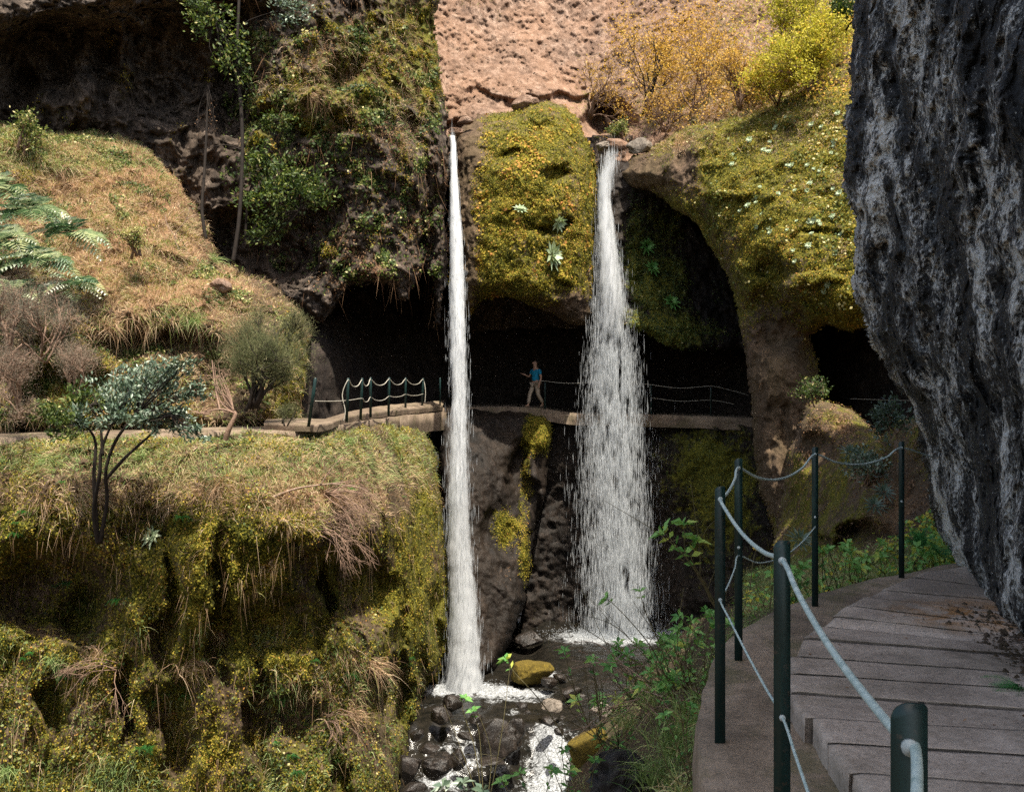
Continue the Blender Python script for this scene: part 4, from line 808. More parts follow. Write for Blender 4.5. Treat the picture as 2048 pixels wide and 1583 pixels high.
B_ = [('rounded boulder coated in golden moss at the foot of the left waterfall', 1055, 1342, 40, 32, 28.0, 'goldb', 1.2), ('large golden mossy boulder beside the cascade, partly under twigs', 1184, 1496, 50, 50, 21.8, 'goldb', 1.2),
      ('biggest dark wet boulder, left of the white cascade', 990, 1474, 52, 40, 22.6, 'wetb', -.6), ('dark boulder touching the upper right of the biggest wet boulder', 1034, 1452, 24, 20, 23.4, 'wetb', -1),
      ('flat-topped wet boulder at the lower left pool edge, nearest the mossy bank', 906, 1404, 24, 15, 25.6, 'wetb', -.8), ('angular wet boulder just below the flat-topped one', 884, 1430, 22, 17, 24.4, 'wetb', -1),
      ('pale rounded boulder between the pool and the twigs', 1102, 1411, 20, 17, 24.8, 'paleb', -1), ('dark shiny boulder in the froth right of the golden boulder', 1096, 1361, 17, 12, 27.2, 'wetb', -1),
      ('dark boulder in shade at the foot of the cave wall', 1056, 1276, 32, 17, 31.6, 'wetb', -1), ('dark wet boulder at the bottom left of the stream', 818, 1530, 26, 27, 19.6, 'wetb', -.5),
      ('upright wet boulder second from the bottom left', 878, 1530, 29, 31, 19.9, 'wetb', -.5), ('small wet boulder leaning on the upright one', 918, 1520, 19, 20, 20.3, 'wetb', -1), ('brown rounded stone above the biggest boulder', 951, 1441, 17, 15, 23.8, 'wetb', -1),
      ('low wet stone below the biggest boulder', 985, 1520, 26, 12, 20.8, 'wetb', -1), ('brown stone half buried under the dead twigs', 1206, 1414, 20, 16, 24.0, 'paleb', -1), ('black stone wedged at the foot of the mossy bank', 834, 1468, 16, 14, 22.6, 'wetb', -1),
      ('reddish stone at the bottom edge of the stream', 828, 1574, 26, 15, 18.6, 'wetb', -1), ('stone splitting the small rapids below the golden boulder', 1146, 1380, 20, 14, 26.4, 'wetb', -1), ('squat black stone right of the cascade crest', 1098, 1440, 16, 10, 23.7, 'wetb', -1), ('stone in the middle of the rapids with water on both sides', 1120, 1352, 13, 9, 28.2, 'wetb', -1),
      ('dark stone at the cascade right foot', 1118, 1458, 10, 9, 22.9, 'wetb', -1), ('thin wet slab of rock near the bottom left bank', 856, 1496, 20, 10, 21.4, 'wetb', -1), ('stone awash in the lower left rapids', 930, 1470, 14, 9, 23.0, 'wetb', -1)]
for k, (lb, px, py, rx, ry, Y, mt, ms) in enumerate(B_): boulder(lb, px, py + 2, rx, ry, Y, M[mt], moss=ms, seed=k)
for k in range(46):    # small stones of the stream bed
    px, py = rng.uniform(815, 1240), rng.uniform(1385, 1575)
    if 1035 < px < 1160 and py > 1440 or (px < 835 and py < 1450): continue
    zz = ZW - (0 if py < 1440 else .6 if py < 1490 else 1.3); Y = zz * F / (CY - py); r_ = rng.uniform(4, 11)
    boulder('small wet stone lying among the larger boulders of the stream bed', px, py, r_ * 1.3, r_ * .8, Y, M['wetb'], 'small stones of the stream bed', seed=k, sub=3, name='stone')
for k, (lb, px, py, rx, ry, Y, mt) in enumerate([('reddish stone sitting on the lip of the left waterfall', 913, 264, 15, 9, 31.6, 'tan'), ('pointed stone behind the lip of the left waterfall', 930, 243, 18, 8, 33.5, 'tan'), ('pink-brown boulder on top of the mossy outcrop', 1048, 211, 27, 17, 35.4, 'tan'),
        ('brown rounded boulder at the top of the right waterfall', 1232, 289, 30, 14, 34.6, 'tan'), ('grey cracked boulder right of the right waterfall lip', 1283, 294, 27, 15, 33.4, 'paleb'), ('rough stone left of the brown boulder above the right waterfall', 1204, 292, 15, 10, 34.2, 'paleb'),
        ('square brown rock jutting out of the dry grass slope', 440, 571, 30, 15, 23.6, 'tan')]): boulder(lb, px, py, rx, ry, Y, M[mt], 'stones on the heights', seed=k + 50)
boulder('black jagged lava boulder among the plants at the bottom of the picture', 1246, 1545, 66, 62, 9.2, M['lava'], 'rocks beside the near path', seed=91, rough=.9)

# ------------------------------------------------------------------ cover that nobody could count
def stuff(o, label, cat): return tag(o, label, cat, kind='stuff')
def clump(i, key, s=.9):                 # a slow variation of tint over a surface, and a fine one per leaf
    Pp = BODY[key]['P'][i]; return fbm(Pp / s, 4) * .5
def cover(key, n, size, w, mat, name, label, cat, t0=.5, tv=.22, flat=.6, asp=.6, lift=.0):
    P0, N, i = pick(key, n, w); mb = MB()
    flecks(mb, P0 + N * lift, N, rng.uniform(size[0], size[1], n), np.clip(t0 + clump(i, key) + rng.normal(0, tv, n), 0, 1), asp, flat)
    return stuff(mb.build(name, mat), label, cat)
def clumpw(key, s, o=0, thr=0.0): return np.clip(fbm(BODY[key]['P'] / s + o, 4) * 3 - thr, 0, 3)
ms = lambda b: np.clip(b['moss'] * 1.6 - .25, 0, 1)
cover('mossy_bank', 175000, (.025, .06), lambda b: ms(b) + .02, M['moss_leaf'], 'moss', 'yellow-green moss cushions over the lower left bank', 'moss', .45, lift=.015)
cover('mossy_outcrop', 50000, (.03, .075), lambda b: ms(b), M['moss_leaf'], 'moss', 'golden moss on the outcrop between the waterfalls', 'moss', .52, lift=.015)
cover('mossy_cliff', 95000, (.03, .065), lambda b: ms(b), M['moss_leaf'], 'moss', 'bright green and yellow moss on the right cliff', 'moss', .5, lift=.015)
cover('hillside', 30000, (.03, .06), lambda b: ms(b), M['moss_leaf'], 'moss', 'moss on the left hillside above the far path', 'moss', .5)
cover('upper_cliff', 34000, (.03, .07), lambda b: ms(b) * clumpw('upper_cliff', .8, 41, .2) * (b['py'] < 560), M['moss_leaf'], 'moss', 'moss growing on the dark upper cliff', 'moss', .5)
cover('boulder_slope', 40000, (.012, .035), lambda b: ms(b), M['moss_leaf'], 'moss', 'moss on the shaded mound beside the leaning rock', 'moss', .5)
cover('dark_wall', 9000, (.03, .06), lambda b: ms(b), M['green_leaf'], 'moss', 'dark moss on the wall below the cave', 'moss', .3)
cover('wet_buttress', 12000, (.03, .06), lambda b: ms(b), M['moss_leaf'], 'moss', 'moss on the wet buttress beside the left waterfall', 'moss', .5)
cover('wet_wall', 14000, (.03, .08), lambda b: ms(b), M['green_leaf'], 'ivy', 'small shade plants in the hollow right of the right waterfall', 'plants', .45)
# larger leaflets in patches
cover('mossy_bank', 9000, (.035, .075), lambda b: clumpw('mossy_bank', 1.1, 3, .3) * .6 + poly_w(b, [(0, 1280), (300, 1300), (300, 1600), (0, 1600)]) * .3 + poly_w(b, [(560, 1350), (840, 1330), (830, 1600), (480, 1600)]) * .7, M['green_leaf'], 'creeping_leaves', 'small round green leaves creeping over the lower left bank', 'plants', .6, asp=.85, lift=.03)
cover('mossy_outcrop', 2200, (.07, .13), lambda b: clumpw('mossy_outcrop', .9, 3, .2) * ms(b), M['moss_leaf'], 'creeping_leaves', 'pale leaflets dotted over the moss between the waterfalls', 'plants', .75, asp=.8, lift=.04)
cover('mossy_cliff', 2600, (.06, .11), lambda b: (clumpw('mossy_cliff', 1.2, 3, .1) + .1) * ms(b), M['green_leaf'], 'creeping_leaves', 'pale leaflets dotted over the right cliff moss', 'plants', .8, asp=.8, lift=.04)
cover('upper_cliff', 15000, (.05, .12), lambda b: (clumpw('upper_cliff', .9, 3, .35) + .02) * (poly_w(b, [(460, 60), (890, 40), (880, 580), (640, 560), (470, 480)], 60)), M['green_leaf'], 'creeping_leaves', 'leafy creepers hanging on the dark upper cliff', 'plants', .55, asp=.7, lift=.05)
cover('hillside', 22000, (.05, .10), lambda b: clumpw('hillside', 1.0, 3, .4), M['green_leaf'], 'creeping_leaves', 'green leaves among the dry grass of the left slope', 'plants', .6, asp=.6, lift=.05)
cover('upper_cliff', 7000, (.04, .10), lambda b: (clumpw('upper_cliff', 1.0, 13, .1) + .1) * poly_w(b, [(600, 0), (890, 0), (890, 640), (620, 560)], 60), M['dead_leaf'], 'dead_creepers', 'dead brown creepers on the dark upper cliff', 'plants', .5, asp=.4, lift=.05)
cover('boulder_slope', 9000, (.03, .06), lambda b: clumpw('boulder_slope', .5, 3, .2) + .1, M['dead_leaf'], 'fallen_leaves', 'brown and yellow fallen leaves on the shaded mound', 'leaves', .6, asp=.6, lift=.03)

def grass(key, n, L, W, w, mat, name, label, t0=.5, tv=.22, droop=(.5, 1.0), out=.55, cat='grass', upw=.45, side=0.0):
    P0, N, i = pick(key, n, w); mb = MB()
    flow = np.c_[fbm(P0 / .8 + 3, 3), fbm(P0 / .8 + 13, 3) * .5, fbm(P0 / .8 + 23, 3) * .6] * 1.4
    D = N * out + np.array([side, 0, upw]) + rng.normal(size=(n, 3)) * .30 + flow
    blades(mb, P0, D, rng.uniform(L[0], L[1], n), rng.uniform(W[0], W[1], n), np.clip(t0 + clump(i, key) * 1.6 + rng.normal(0, tv, n), 0, 1), rng.uniform(droop[0], droop[1], n))
    return stuff(mb.build(name, mat), label, cat)
dryw = lambda b: np.clip(b['dry'] * 1.5 - .2, 0, 1)
grass('hillside', 52000, (.16, .42), (.008, .018), lambda b: dryw(b) * .7 + .12 * (b['py'] < 560), M['straw'], 'dry_grass', 'dry straw-coloured grass over the left hillside', .62, .26)
grass('hillside', 12000, (.15, .35), (.008, .016), lambda b: (b['py'] < 340) * 1. + .15 * clumpw('hillside', 1.2, 8), M['grass'], 'grass', 'green-tipped grass along the crest of the left hillside', .7)
grass('mossy_bank', 16000, (.12, .38), (.007, .016), lambda b: dryw(b) + poly_w(b, [(0, 885), (820, 870), (850, 960), (700, 1060), (300, 1010), (0, 1020)], 30) * .5, M['straw'], 'dry_grass', 'dry grass hanging over the edge below the far path', .5, .28)
grass('mossy_bank', 20000, (.10, .30), (.007, .015), lambda b: poly_w(b, [(0, 875), (860, 850), (870, 960), (700, 980), (0, 940)], 20) + .25 * clumpw('mossy_bank', 1.1, 8) * (b['py'] > 1250), M['grass'], 'grass', 'green grass along the edge below the far path', .7)
grass('upper_cliff', 5000, (.15, .4), (.008, .016), lambda b: dryw(b) * (b['px'] > 480) * (b['py'] < 330), M['straw'], 'dry_grass', 'dry grass on the ledges of the upper cliff', .6)
grass('back_cliff', 16000, (.2, .55), (.012, .024), lambda b: dryw(b), M['straw'], 'dry_grass', 'golden grass on the slope below the yellow shrubs', .7)
grass('mossy_cliff', 7000, (.10, .28), (.008, .016), lambda b: dryw(b) + .15 * (b['py'] < 300), M['straw'], 'dry_grass', 'thin dry grass over the right cliff', .6)
grass('boulder_slope', 9000, (.06, .20), (.003, .008), lambda b: dryw(b) * 1. + poly_w(b, [(1750, 900), (1850, 900), (1860, 1100), (1720, 1130)], 20) * .6, M['dead_leaf'], 'dead_grass', 'brown withered bracken under the leaning rock', .5)
grass('boulder_slope', 13000, (.16, .46), (.003, .008), lambda b: poly_w(b, [(1480, 1130), (1700, 1110), (1900, 1070), (1960, 1150), (1750, 1200), (1480, 1260)], 14), M['grass'], 'grass', 'fresh green grass along the outer edge of the near path', .68, upw=.9)
cover('boulder_slope', 12000, (.03, .08), lambda b: poly_w(b, [(1480, 1130), (1700, 1110), (1900, 1040), (1960, 1150), (1750, 1200), (1480, 1260)], 14), M['bright_leaf'], 'weeds', 'small green weeds along the edge of the near path', 'plants', .85, asp=.6, lift=.18)
bankA = [(1330, 1290), (1440, 1215), (1560, 1180), (1480, 1300), (1420, 1420), (1400, 1600), (1130, 1600), (1150, 1490), (1240, 1390)]
grass('stream_bank', 12000, (.10, .38), (.004, .009), lambda b: poly_w(b, bankA, 10) * .6 + .4, M['grass'], 'grass', 'long green grass on the bank below the near path', .5, upw=.9)
cover('stream_bank', 20000, (.03, .09), lambda b: poly_w(b, bankA, 10) + .5, M['bright_leaf'], 'weeds', 'leafy weeds on the bank below the near path', 'plants', .45, asp=.6, lift=.05)
cover('stream_bank', 7000, (.03, .09), lambda b: poly_w(b, bankA, 10) + .2, M['dead_leaf'], 'fallen_leaves', 'brown fallen leaves on the bank below the near path', 'leaves', .5, asp=.5, lift=.04)

# a few leaves and crumbs lying on the near path
mb = MB(); n = 150; pp = np.c_[rng.uniform(.8, 3.2, n), rng.uniform(2.2, 7.2, n), np.full(n, ZS + .006)]; e = np.interp(pp[:, 1], [2, 4.2, 5, 6, 7.2], [1.25, 1.35, 1.6, 2.3, 3.6]); pp[:, 2] = np.where(pp[:, 0] > e, ZS + .010, ZL + .008)
k_ = np.interp(pp[:, 1], [2, 3.2, 4, 5, 6, 7.2], [.55, .75, .95, 1.4, 2.1, 3.0]) < pp[:, 0] - .04; pp = pp[k_]; flecks(mb, pp, np.tile([0, 0, 1.], (len(pp), 1)), rng.uniform(.006, .035, len(pp)), rng.random(len(pp)) * .9, .5, .15)
stuff(mb.build('fallen_leaves', M['dead_leaf']), 'scattered dry leaves and crumbs of bark on the slabs of the near path', 'leaves')

def scrub(key, n, poly, size, mat, name, label, hmax, t0):
    P0, N, i = pick(key, n, lambda b: poly_w(b, poly, 60) * (clumpw(key, 2.2, 7, -.2) + .08)); P0 = P0 + (N * .7 + [0, -.3, .5]) * (rng.random(n) ** 1.5 * hmax)[:, None] + rng.normal(size=(n, 3)) * .12
    mb = MB(); flecks(mb, P0, np.tile([0, -.7, .7], (n, 1)), rng.uniform(*size, n), np.clip(t0 + clump(i, key) * 1.3 + rng.normal(0, .2, n), 0, 1), .6, 1.)
    return stuff(mb.build(name, M[mat]), label, 'scrub')
scrub('back_cliff', 8500, [(1240, 60), (1430, 20), (1720, 60), (1720, 230), (1440, 250), (1240, 250)], (.05, .13), 'orange_leaf', 'scrub', 'golden scrub spread over the sunny slope behind the shrubs', .9, .45)
scrub('back_cliff', 6000, [(1460, -20), (1720, -20), (1720, 220), (1500, 200)], (.05, .13), 'yellow_leaf', 'scrub', 'lemon-yellow scrub at the top right of the sunny slope', .9, .5)

P0, N, i = pick('mossy_bank', 1500, lambda b: (b['N'][:, 2] < .15) * (b['py'] > 960) * (clumpw('mossy_bank', .7, 5, .1) + .1)); mb = MB(); n = len(P0)
blades(mb, P0 + N * .08, N * .25 + np.array([0, -.1, -1.]) + rng.normal(size=(n, 3)) * .15, rng.gamma(2.2, .16, n), .007, np.clip(.4 + rng.normal(0, .2, n), 0, 1), .1, 4)
stuff(mb.build('hanging_roots', M['straw']), 'dry roots and stems hanging down the lower left bank', 'roots')
P0, N, i = pick('upper_cliff', 900, lambda b: (b['px'] > 480) * (clumpw('upper_cliff', .9, 5, .1) + .1)); mb = MB(); n = len(P0)
blades(mb, P0 + N * .08, N * .3 + np.array([0, -.1, -1.]) + rng.normal(size=(n, 3)) * .25, rng.gamma(2.2, .22, n), .012, np.clip(.4 + rng.normal(0, .2, n), 0, 1), .1, 4)
stuff(mb.build('hanging_roots', M['dead_leaf']), 'dead stems hanging down the dark upper cliff', 'roots')
# crumbs of soil and rotten leaves where the leaning rock meets the slabs
mb = MB(); n = 1100; s_ = rng.random(n) ** .8; L_ = np.array([G(1950, 1212, ZS)[:2], G(2000, 1275, ZS)[:2], G(2060, 1330, ZS)[:2], G(2200, 1440, ZS)[:2]]); q = np.interp(s_ * 3, [0, 1, 2, 3], L_[:, 0]), np.interp(s_ * 3, [0, 1, 2, 3], L_[:, 1])
pp = np.c_[q[0] + rng.normal(.05, .12, n), q[1] - np.abs(rng.normal(0, .09, n)) + .05, np.full(n, ZS + .008)]; sz = rng.gamma(2, .004, n)
V = np.stack([pp + sz[:, None] * k for k in np.array([[1, 0, 0], [-.8, .3, 0], [0, -1, .1], [.1, .9, 0], [0, 0, .9]])], 1).reshape(-1, 3); k = np.arange(n)[:, None] * 5
mb.add(V, [np.concatenate([k + [0, 3, 4], k + [3, 1, 4], k + [1, 2, 4], k + [2, 0, 4]])], moss=0, dry=0, tint=.4); stuff(mb.build('debris', M['earth']), 'crumbs of dark soil along the foot of the leaning rock', 'soil')
# ------------------------------------------------------------------ trees, shrubs and single plants
def grow(mb, base, d, L, r, lev, tips, spread=.5, curve=.25, up=.15, kids=(3, 5), shrink=.62, sides=5):
    n = 5; pts = [np.array(base, float)]; d = unit(np.array(d, float)); dd = d.copy()
    for k in range(n):
        dd = unit(dd + rng.normal(size=3) * curve * .45 + np.array([0, 0, up * .3])); pts.append(pts[-1] + dd * L / n)
    tube(mb, pts, np.linspace(r, r * .55, n + 1), sides if lev else 4)
    if lev == 0: tips += [(pts[k], dd) for k in (2, 3, 4, 5)]; return
    tips.append((pts[-1], dd))
    for k in range(random.randint(*kids)):
        j = random.randint(2, n) if k else n
        grow(mb, pts[j], unit(dd + rng.normal(size=3) * spread * [1, .8, 1]), L * shrink * random.uniform(.75, 1.15), r * .52, lev - 1, tips, spread, curve, up, kids, shrink, sides)
def crown(tips, n, rad, L, W, mat, root, name='crown', t0=.5, tv=.2, outw=.6, droop=.1, bl=False, upw=.3):
    T = np.array([t_[0] for t_ in tips]); D = np.array([t_[1] for t_ in tips]); i = rng.integers(len(T), size=n)
    P0 = T[i] + rng.normal(size=(n, 3)) * rad; c = T.mean(0)
    D0 = unit(D[i]) * outw + rng.normal(size=(n, 3)) * .55 + np.array([0, -.1, upw]); tint = np.clip(t0 + fbm(P0 / .35, 3) * .5 + rng.normal(0, tv, n), 0, 1)
    m = MB()
    if bl: blades(m, P0, D0, rng.uniform(L * .5, L, n), W, tint, .15, 2)
    else: leaves(m, P0, D0, rng.uniform(L * .6, L * 1.1, n), rng.uniform(W * .7, W * 1.1, n), tint, droop=droop)
    return m.build(name, mat, root)
def shrub(name, label, cat, base, d, L, r, lev, n, rad, leafL, leafW, mat, bark='bark', group=None, stems=1, part='crown', kids=(3, 5), **kw):
    ck = {k: kw.pop(k) for k in ('t0', 'tv', 'outw', 'droop', 'bl', 'upw') if k in kw}
    root = empty(name); tag(root, label, cat, group); mb = MB(); tips = []
    for k in range(stems): grow(mb, np.array(base) + rng.normal(size=3) * (.06 if stems > 1 else 0), unit(np.array(d, float)) + (rng.normal(size=3) * .4 if stems > 1 else 0), L * random.uniform(.8, 1.1), r, lev, tips, kids=kids, **kw)
    o = mb.build('branches' if stems > 1 else 'trunk', M[bark], root, smooth=True)
    if n: crown(tips, n, rad, leafL, leafW, M[mat], root, part, **ck)
    root.location = (0, 0, 0); return root
def rebase(root, base):
    b = Vector(base); root.location = b
    for c in root.children: c.location = c.location - b
def stemtree(name, label, cat, stems, mat_b, crowns, group=None):
    """stems: lists of (px, py, Y, radius); crowns: (px, py, Y, rx, rz, n, ...) clusters of leafy twigs"""
    root = empty(name); tag(root, label, cat, group); mb = MB()
    for st_ in stems:
        a = np.array([list(P(x, y, Y)) + [r] for x, y, Y, r in st_]); s = spline(a, 8); tube(mb, s[:, :3], s[:, 3], 7)
    for c in crowns:
        px, py, Y, rx, rz, n, L, W, mt, nt = c[:10]; C = P(px, py, Y); rad = np.array([rx / F * Y, rx / F * Y * .7, rz / F * Y]); tips = []
        src = spline(np.array([list(P(x, y, Y_)) for x, y, Y_, r in stems[c[10] if len(c) > 10 else 0]]), 8)[-1]
        for k in range(nt):
            e = C + unit(rng.normal(size=3)) * rad * rng.random() ** .4; mid = (src + e) / 2 + rng.normal(size=3) * rad * .15
            s = spline([src, mid, e], 5); tube(mb, s, np.linspace(.012, .004, len(s)) * (Y / 20) ** .5, 4); tips += [(s[j], unit(s[j] - s[j - 1])) for j in (-1, -2, -4)]
        crown(tips, n, rad * .16, L, W, M[mt], root)
    mb.build('trunk', M[mat_b], root, smooth=True); rebase(root, P(*stems[0][0][:3])); return root

# --- left side
stemtree('small_tree', 'small multi-stemmed tree with bluish leaves rooted in the mossy bank below the far path', 'tree',
    [[(196, 1086, 17.2, .045), (188, 1020, 16.9, .04), (199, 950, 16.6, .033), (203, 900, 16.5, .028), (222, 850, 16.4, .02)], [(200, 1084, 17.2, .045), (214, 1000, 16.9, .034), (212, 940, 16.6, .03), (232, 880, 16.5, .03), (270, 830, 16.4, .02)],
     [(210, 960, 16.7, .035), (250, 915, 16.5, .03), (300, 870, 16.4, .02), (340, 830, 16.3, .014)], [(205, 910, 16.5, .03), (200, 850, 16.4, .02), (180, 810, 16.3, .014)], [(196, 1084, 17.2, .04), (188, 960, 16.7, .035), (190, 880, 16.6, .025), (160, 840, 16.5, .016)]], 'bark',
    [(px_, py_, 16.4 + random.uniform(-.6, .6), rx_, rz_ * 1.45, int(rx_ * rz_ * .45), .125, .045, m_, max(8, int(rx_ * .3)), b_) for px_, py_, rx_, rz_, m_, b_ in
     [(225, 770, 46, 26, 'blue_leaf', 0), (190, 800, 40, 22, 'green_leaf', 3), (260, 800, 46, 24, 'blue_leaf', 0), (320, 745, 46, 26, 'blue_leaf', 1), (370, 730, 34, 18, 'blue_leaf', 1), (395, 780, 26, 16, 'blue_leaf', 1), (330, 790, 46, 22, 'blue_leaf', 1), (280, 745, 34, 18, 'blue_leaf', 1),
      (350, 838, 44, 20, 'blue_leaf', 2), (395, 868, 26, 14, 'blue_leaf', 2), (290, 840, 40, 20, 'blue_leaf', 2), (150, 790, 36, 18, 'green_leaf', 4), (110, 830, 32, 16, 'green_leaf', 4), (170, 835, 36, 18, 'blue_leaf', 4), (130, 870, 32, 12, 'green_leaf', 4), (225, 835, 34, 16, 'blue_leaf', 0)]])
root = shrub('heath_shrub', 'feathery grey-green heath bush at the cave mouth beside the far platform', 'shrub', P(500, 812, 20.8), (.05, 0, 1), .95, .05, 3, 22000, .14, .15, .0065, 'heath', 'bark', stems=8, bl=True, t0=.45, upw=.6, spread=.62, up=.2)
shrub('heath_shrub', 'low feathery bush hanging over the far platform corner', 'shrub', P(575, 845, 20.0), (0, 0, 1), .3, .02, 2, 1500, .06, .10, .005, 'heath', 'bark', stems=3, bl=True, t0=.5)
shrub('heath_shrub', 'pale rounded heath bush lower right of the feathery one, above the mossy rim', 'shrub', P(560, 700, 22.2), (.1, -.2, 1), .6, .04, 3, 5000, .08, .13, .006, 'heath', 'bark', stems=4, bl=True, t0=.6, upw=.5)
for px, py, Y, L, lb, t0 in [(20, 700, 19.0, .75, 'grey twiggy brush at the left edge, upper one', .5), (90, 720, 19.2, .8, 'grey-green brush below the fern cluster', .35), (40, 830, 18.6, .8, 'brown twiggy brush at the left edge just above the far path', .85), (150, 790, 19.2, .55, 'brown bare brush left of the bluish tree crown', .8), (-40, 780, 18.6, .8, 'brown brush cut off by the left edge', .7)]:
    shrub('brushwood', lb, 'shrub', P(px, py, Y), (.1, -.1, 1), L, .03, 3, 5200, .09, .12, .005, 'grey_brush', 'twig', 'brushwood on the left slope', stems=5, bl=True, t0=t0, upw=.5)
stemtree('dead_tree', 'leaning bare trunk below the far path with a fan of dead twigs', 'tree', [[(448, 896, 19.2, .07), (456, 862, 19.1, .06), (470, 832, 19.1, .045), (468, 822, 19.1, .03)], [(470, 826, 19.1, .03), (440, 818, 19.0, .02), (400, 826, 18.9, .012)], [(440, 820, 19.0, .02), (430, 770, 19.4, .014), (424, 720, 19.6, .01)], [(468, 826, 19.1, .02), (440, 800, 19.2, .012), (430, 740, 19.4, .008)]], 'twig',
    [(430, 775, 19.3, 26, 52, 10, .02, .01, 'dead_leaf', 26, 0), (410, 822, 19.0, 34, 14, 10, .02, .01, 'dead_leaf', 14, 1)])
stemtree('slender_tree', 'thin dark bare trunk against the dark cliff, left of the pair', 'tree', [[(412, 478, 25.4, .05), (404, 420, 25.4, .045), (409, 340, 25.5, .04), (413, 260, 25.6, .03), (416, 170, 25.7, .014)]], 'bark', [(414, 250, 25.6, 26, 40, 60, .06, .02, 'dead_leaf', 8, 0)])
stemtree('slender_tree', 'tall slender trunk crossing the dark cliff to the top edge, with glossy leaves above', 'tree', [[(466, 524, 25.2, .06), (478, 440, 25.2, .055), (484, 330, 25.3, .05), (483, 230, 25.4, .05), (474, 120, 25.5, .045), (478, 0, 25.6, .04), (482, -120, 25.7, .03)], [(484, 300, 25.3, .02), (450, 290, 25.2, .012), (400, 300, 25.1, .006)], [(474, 120, 25.5, .02), (440, 90, 25.4, .012), (430, 40, 25.3, .01)], [(478, 60, 25.5, .02), (500, 40, 25.4, .012), (560, 20, 25.3, .01)]], 'bark',
    [(420, 40, 25.2, 46, 50, 420, .15, .07, 'green_leaf', 18, 2), (470, 110, 25.2, 38, 60, 420, .15, .07, 'green_leaf', 18, 2), (580, 15, 25.3, 60, 36, 420, .15, .06, 'blue_leaf', 18, 3), (390, 10, 25.2, 40, 30, 260, .14, .06, 'green_leaf', 10, 2), (500, 180, 25.3, 30, 30, 140, .13, .06, 'green_leaf', 10, 2)])
stemtree('leafy_shrub', 'glossy green broad-leaved bush growing out of the dark cliff above the cave', 'shrub', [[(486, 500, 26.4, .06), (520, 440, 26.2, .05), (560, 390, 26.0, .03)], [(490, 490, 26.4, .04), (500, 380, 26.2, .03), (540, 320, 26.0, .02)], [(500, 490, 26.3, .04), (560, 460, 26.0, .03), (600, 420, 25.8, .02)]], 'bark',
    [(580, 350, 25.9, 70, 44, 900, .17, .075, 'green_leaf', 26, 0), (540, 410, 25.9, 66, 50, 800, .17, .075, 'green_leaf', 24, 0), (620, 390, 25.8, 52, 30, 420, .17, .075, 'green_leaf', 14, 2), (520, 320, 26.0, 46, 34, 420, .16, .07, 'green_leaf', 14, 1), (520, 470, 26.1, 50, 26, 360, .15, .07, 'green_leaf', 12, 2)])
stemtree('leafy_shrub', 'low dark leafy bush right of the tall slender trunk', 'shrub', [[(540, 250, 27.6, .03), (560, 240, 27.3, .02)]], 'bark', [(560, 245, 27.2, 40, 26, 360, .14, .06, 'green_leaf', 16, 0)])

def frond(mb, base, d, L, W, tint, droop=.5, n=18, nn_simple=False):
    d = unit(np.array(d, float)); s = unit(np.cross(d, [0, -.35, 1.])); t_ = np.linspace(0, 1, n + 1); pts = base + d * L * t_[:, None] + np.array([0, 0, -1.]) * (L * droop * t_ ** 2)[:, None]
    tube(mb, pts[::3], np.linspace(.006, .002, len(pts[::3])) * max(L, .4), 3, tint=tint)
    T = unit(np.gradient(pts, axis=0)); k = np.arange(2, n); w = W * np.clip((1.04 - t_[k]) * 1.05, 0, 1) ** .9 * np.clip(t_[k] * 8, 0, 1)
    if nn_simple:
        for sd in (-1, 1):
            D = s * sd + T[k] * .5 + rng.normal(size=(len(k), 3)) * .06; leaves(mb, pts[k], D, w, .062, np.clip(tint + rng.normal(0, .12, len(k)), 0, 1), up=np.tile(unit(np.cross(s, d))[None], (len(k), 1)), fold=.25, droop=.15)
        return
    for sd in (-1, 1):
        D = unit(s * sd + T[k] * .45); m_ = 7
        for j_ in range(1, m_ + 1):
            q_ = j_ / (m_ + .5); pj = pts[k] + D * (w * q_)[:, None] + np.array([0, 0, -1.]) * (w * .12 * q_ * q_)[:, None]; ll = (w * .13 * (1.08 - q_) + L / n * .30)
            for s2 in (-1, 1):
                leaves(mb, pj, D * .55 + unit(np.cross(D, np.cross(s, d))) * s2, ll, ll * .36, np.clip(tint + rng.normal(0, .10, len(k)), 0, 1), up=np.tile(unit(np.cross(s, d))[None], (len(k), 1)), fold=.05)
def fern(label, base, L, n, mat, name='fern', group=None, tint=.6, lean=(0, -.5, .7), spread=.9, W=.28, droop=.6, cat='fern', nn=18):
    mb = MB(); base = np.array(base)
    for k in range(n):
        d = unit(np.array(lean) + np.array([rng.normal() * spread, rng.normal() * .3, rng.normal() * .35 * spread])); frond(mb, base + rng.normal(size=3) * .03 * L, d, L * random.uniform(.7, 1.1), L * W * random.uniform(.8, 1.1), np.clip(tint + rng.normal() * .26, 0, 1), droop, nn, nn < 14)
    o = mb.build(name, M[mat], loc=base); return tag(o, label, cat, group)
FL = [(5, 375, 21.6, 1.15, 9, 'uppermost bracken fern at the left edge'), (70, 420, 21.6, 1.1, 11, 'pale bracken fern below the dry grass crest'), (150, 460, 21.8, 1.05, 11, 'bracken fern whose fronds reach farthest right over the dry grass'), (20, 480, 21.0, 1.15, 10, 'dark green bracken fern at the left edge, middle one'), (95, 520, 21.0, 1.05, 11, 'bracken fern in the middle of the cluster over a dark hollow'), (155, 560, 21.0, .9, 9, 'lowest bracken fern right above the grey brush'), (40, 570, 20.6, .9, 8, 'low bluish bracken fern beside the grey brush')]
for px, py, Y, L, n, lb in FL: fern(lb, P(px - 10, py + 10, Y - .6), L * 1.05, int(n * 1.8) + 3, 'fern', group='bracken ferns on the left slope', tint=.66, lean=(.45, -.6, .6), spread=.9, W=.48, droop=.6, nn=12)

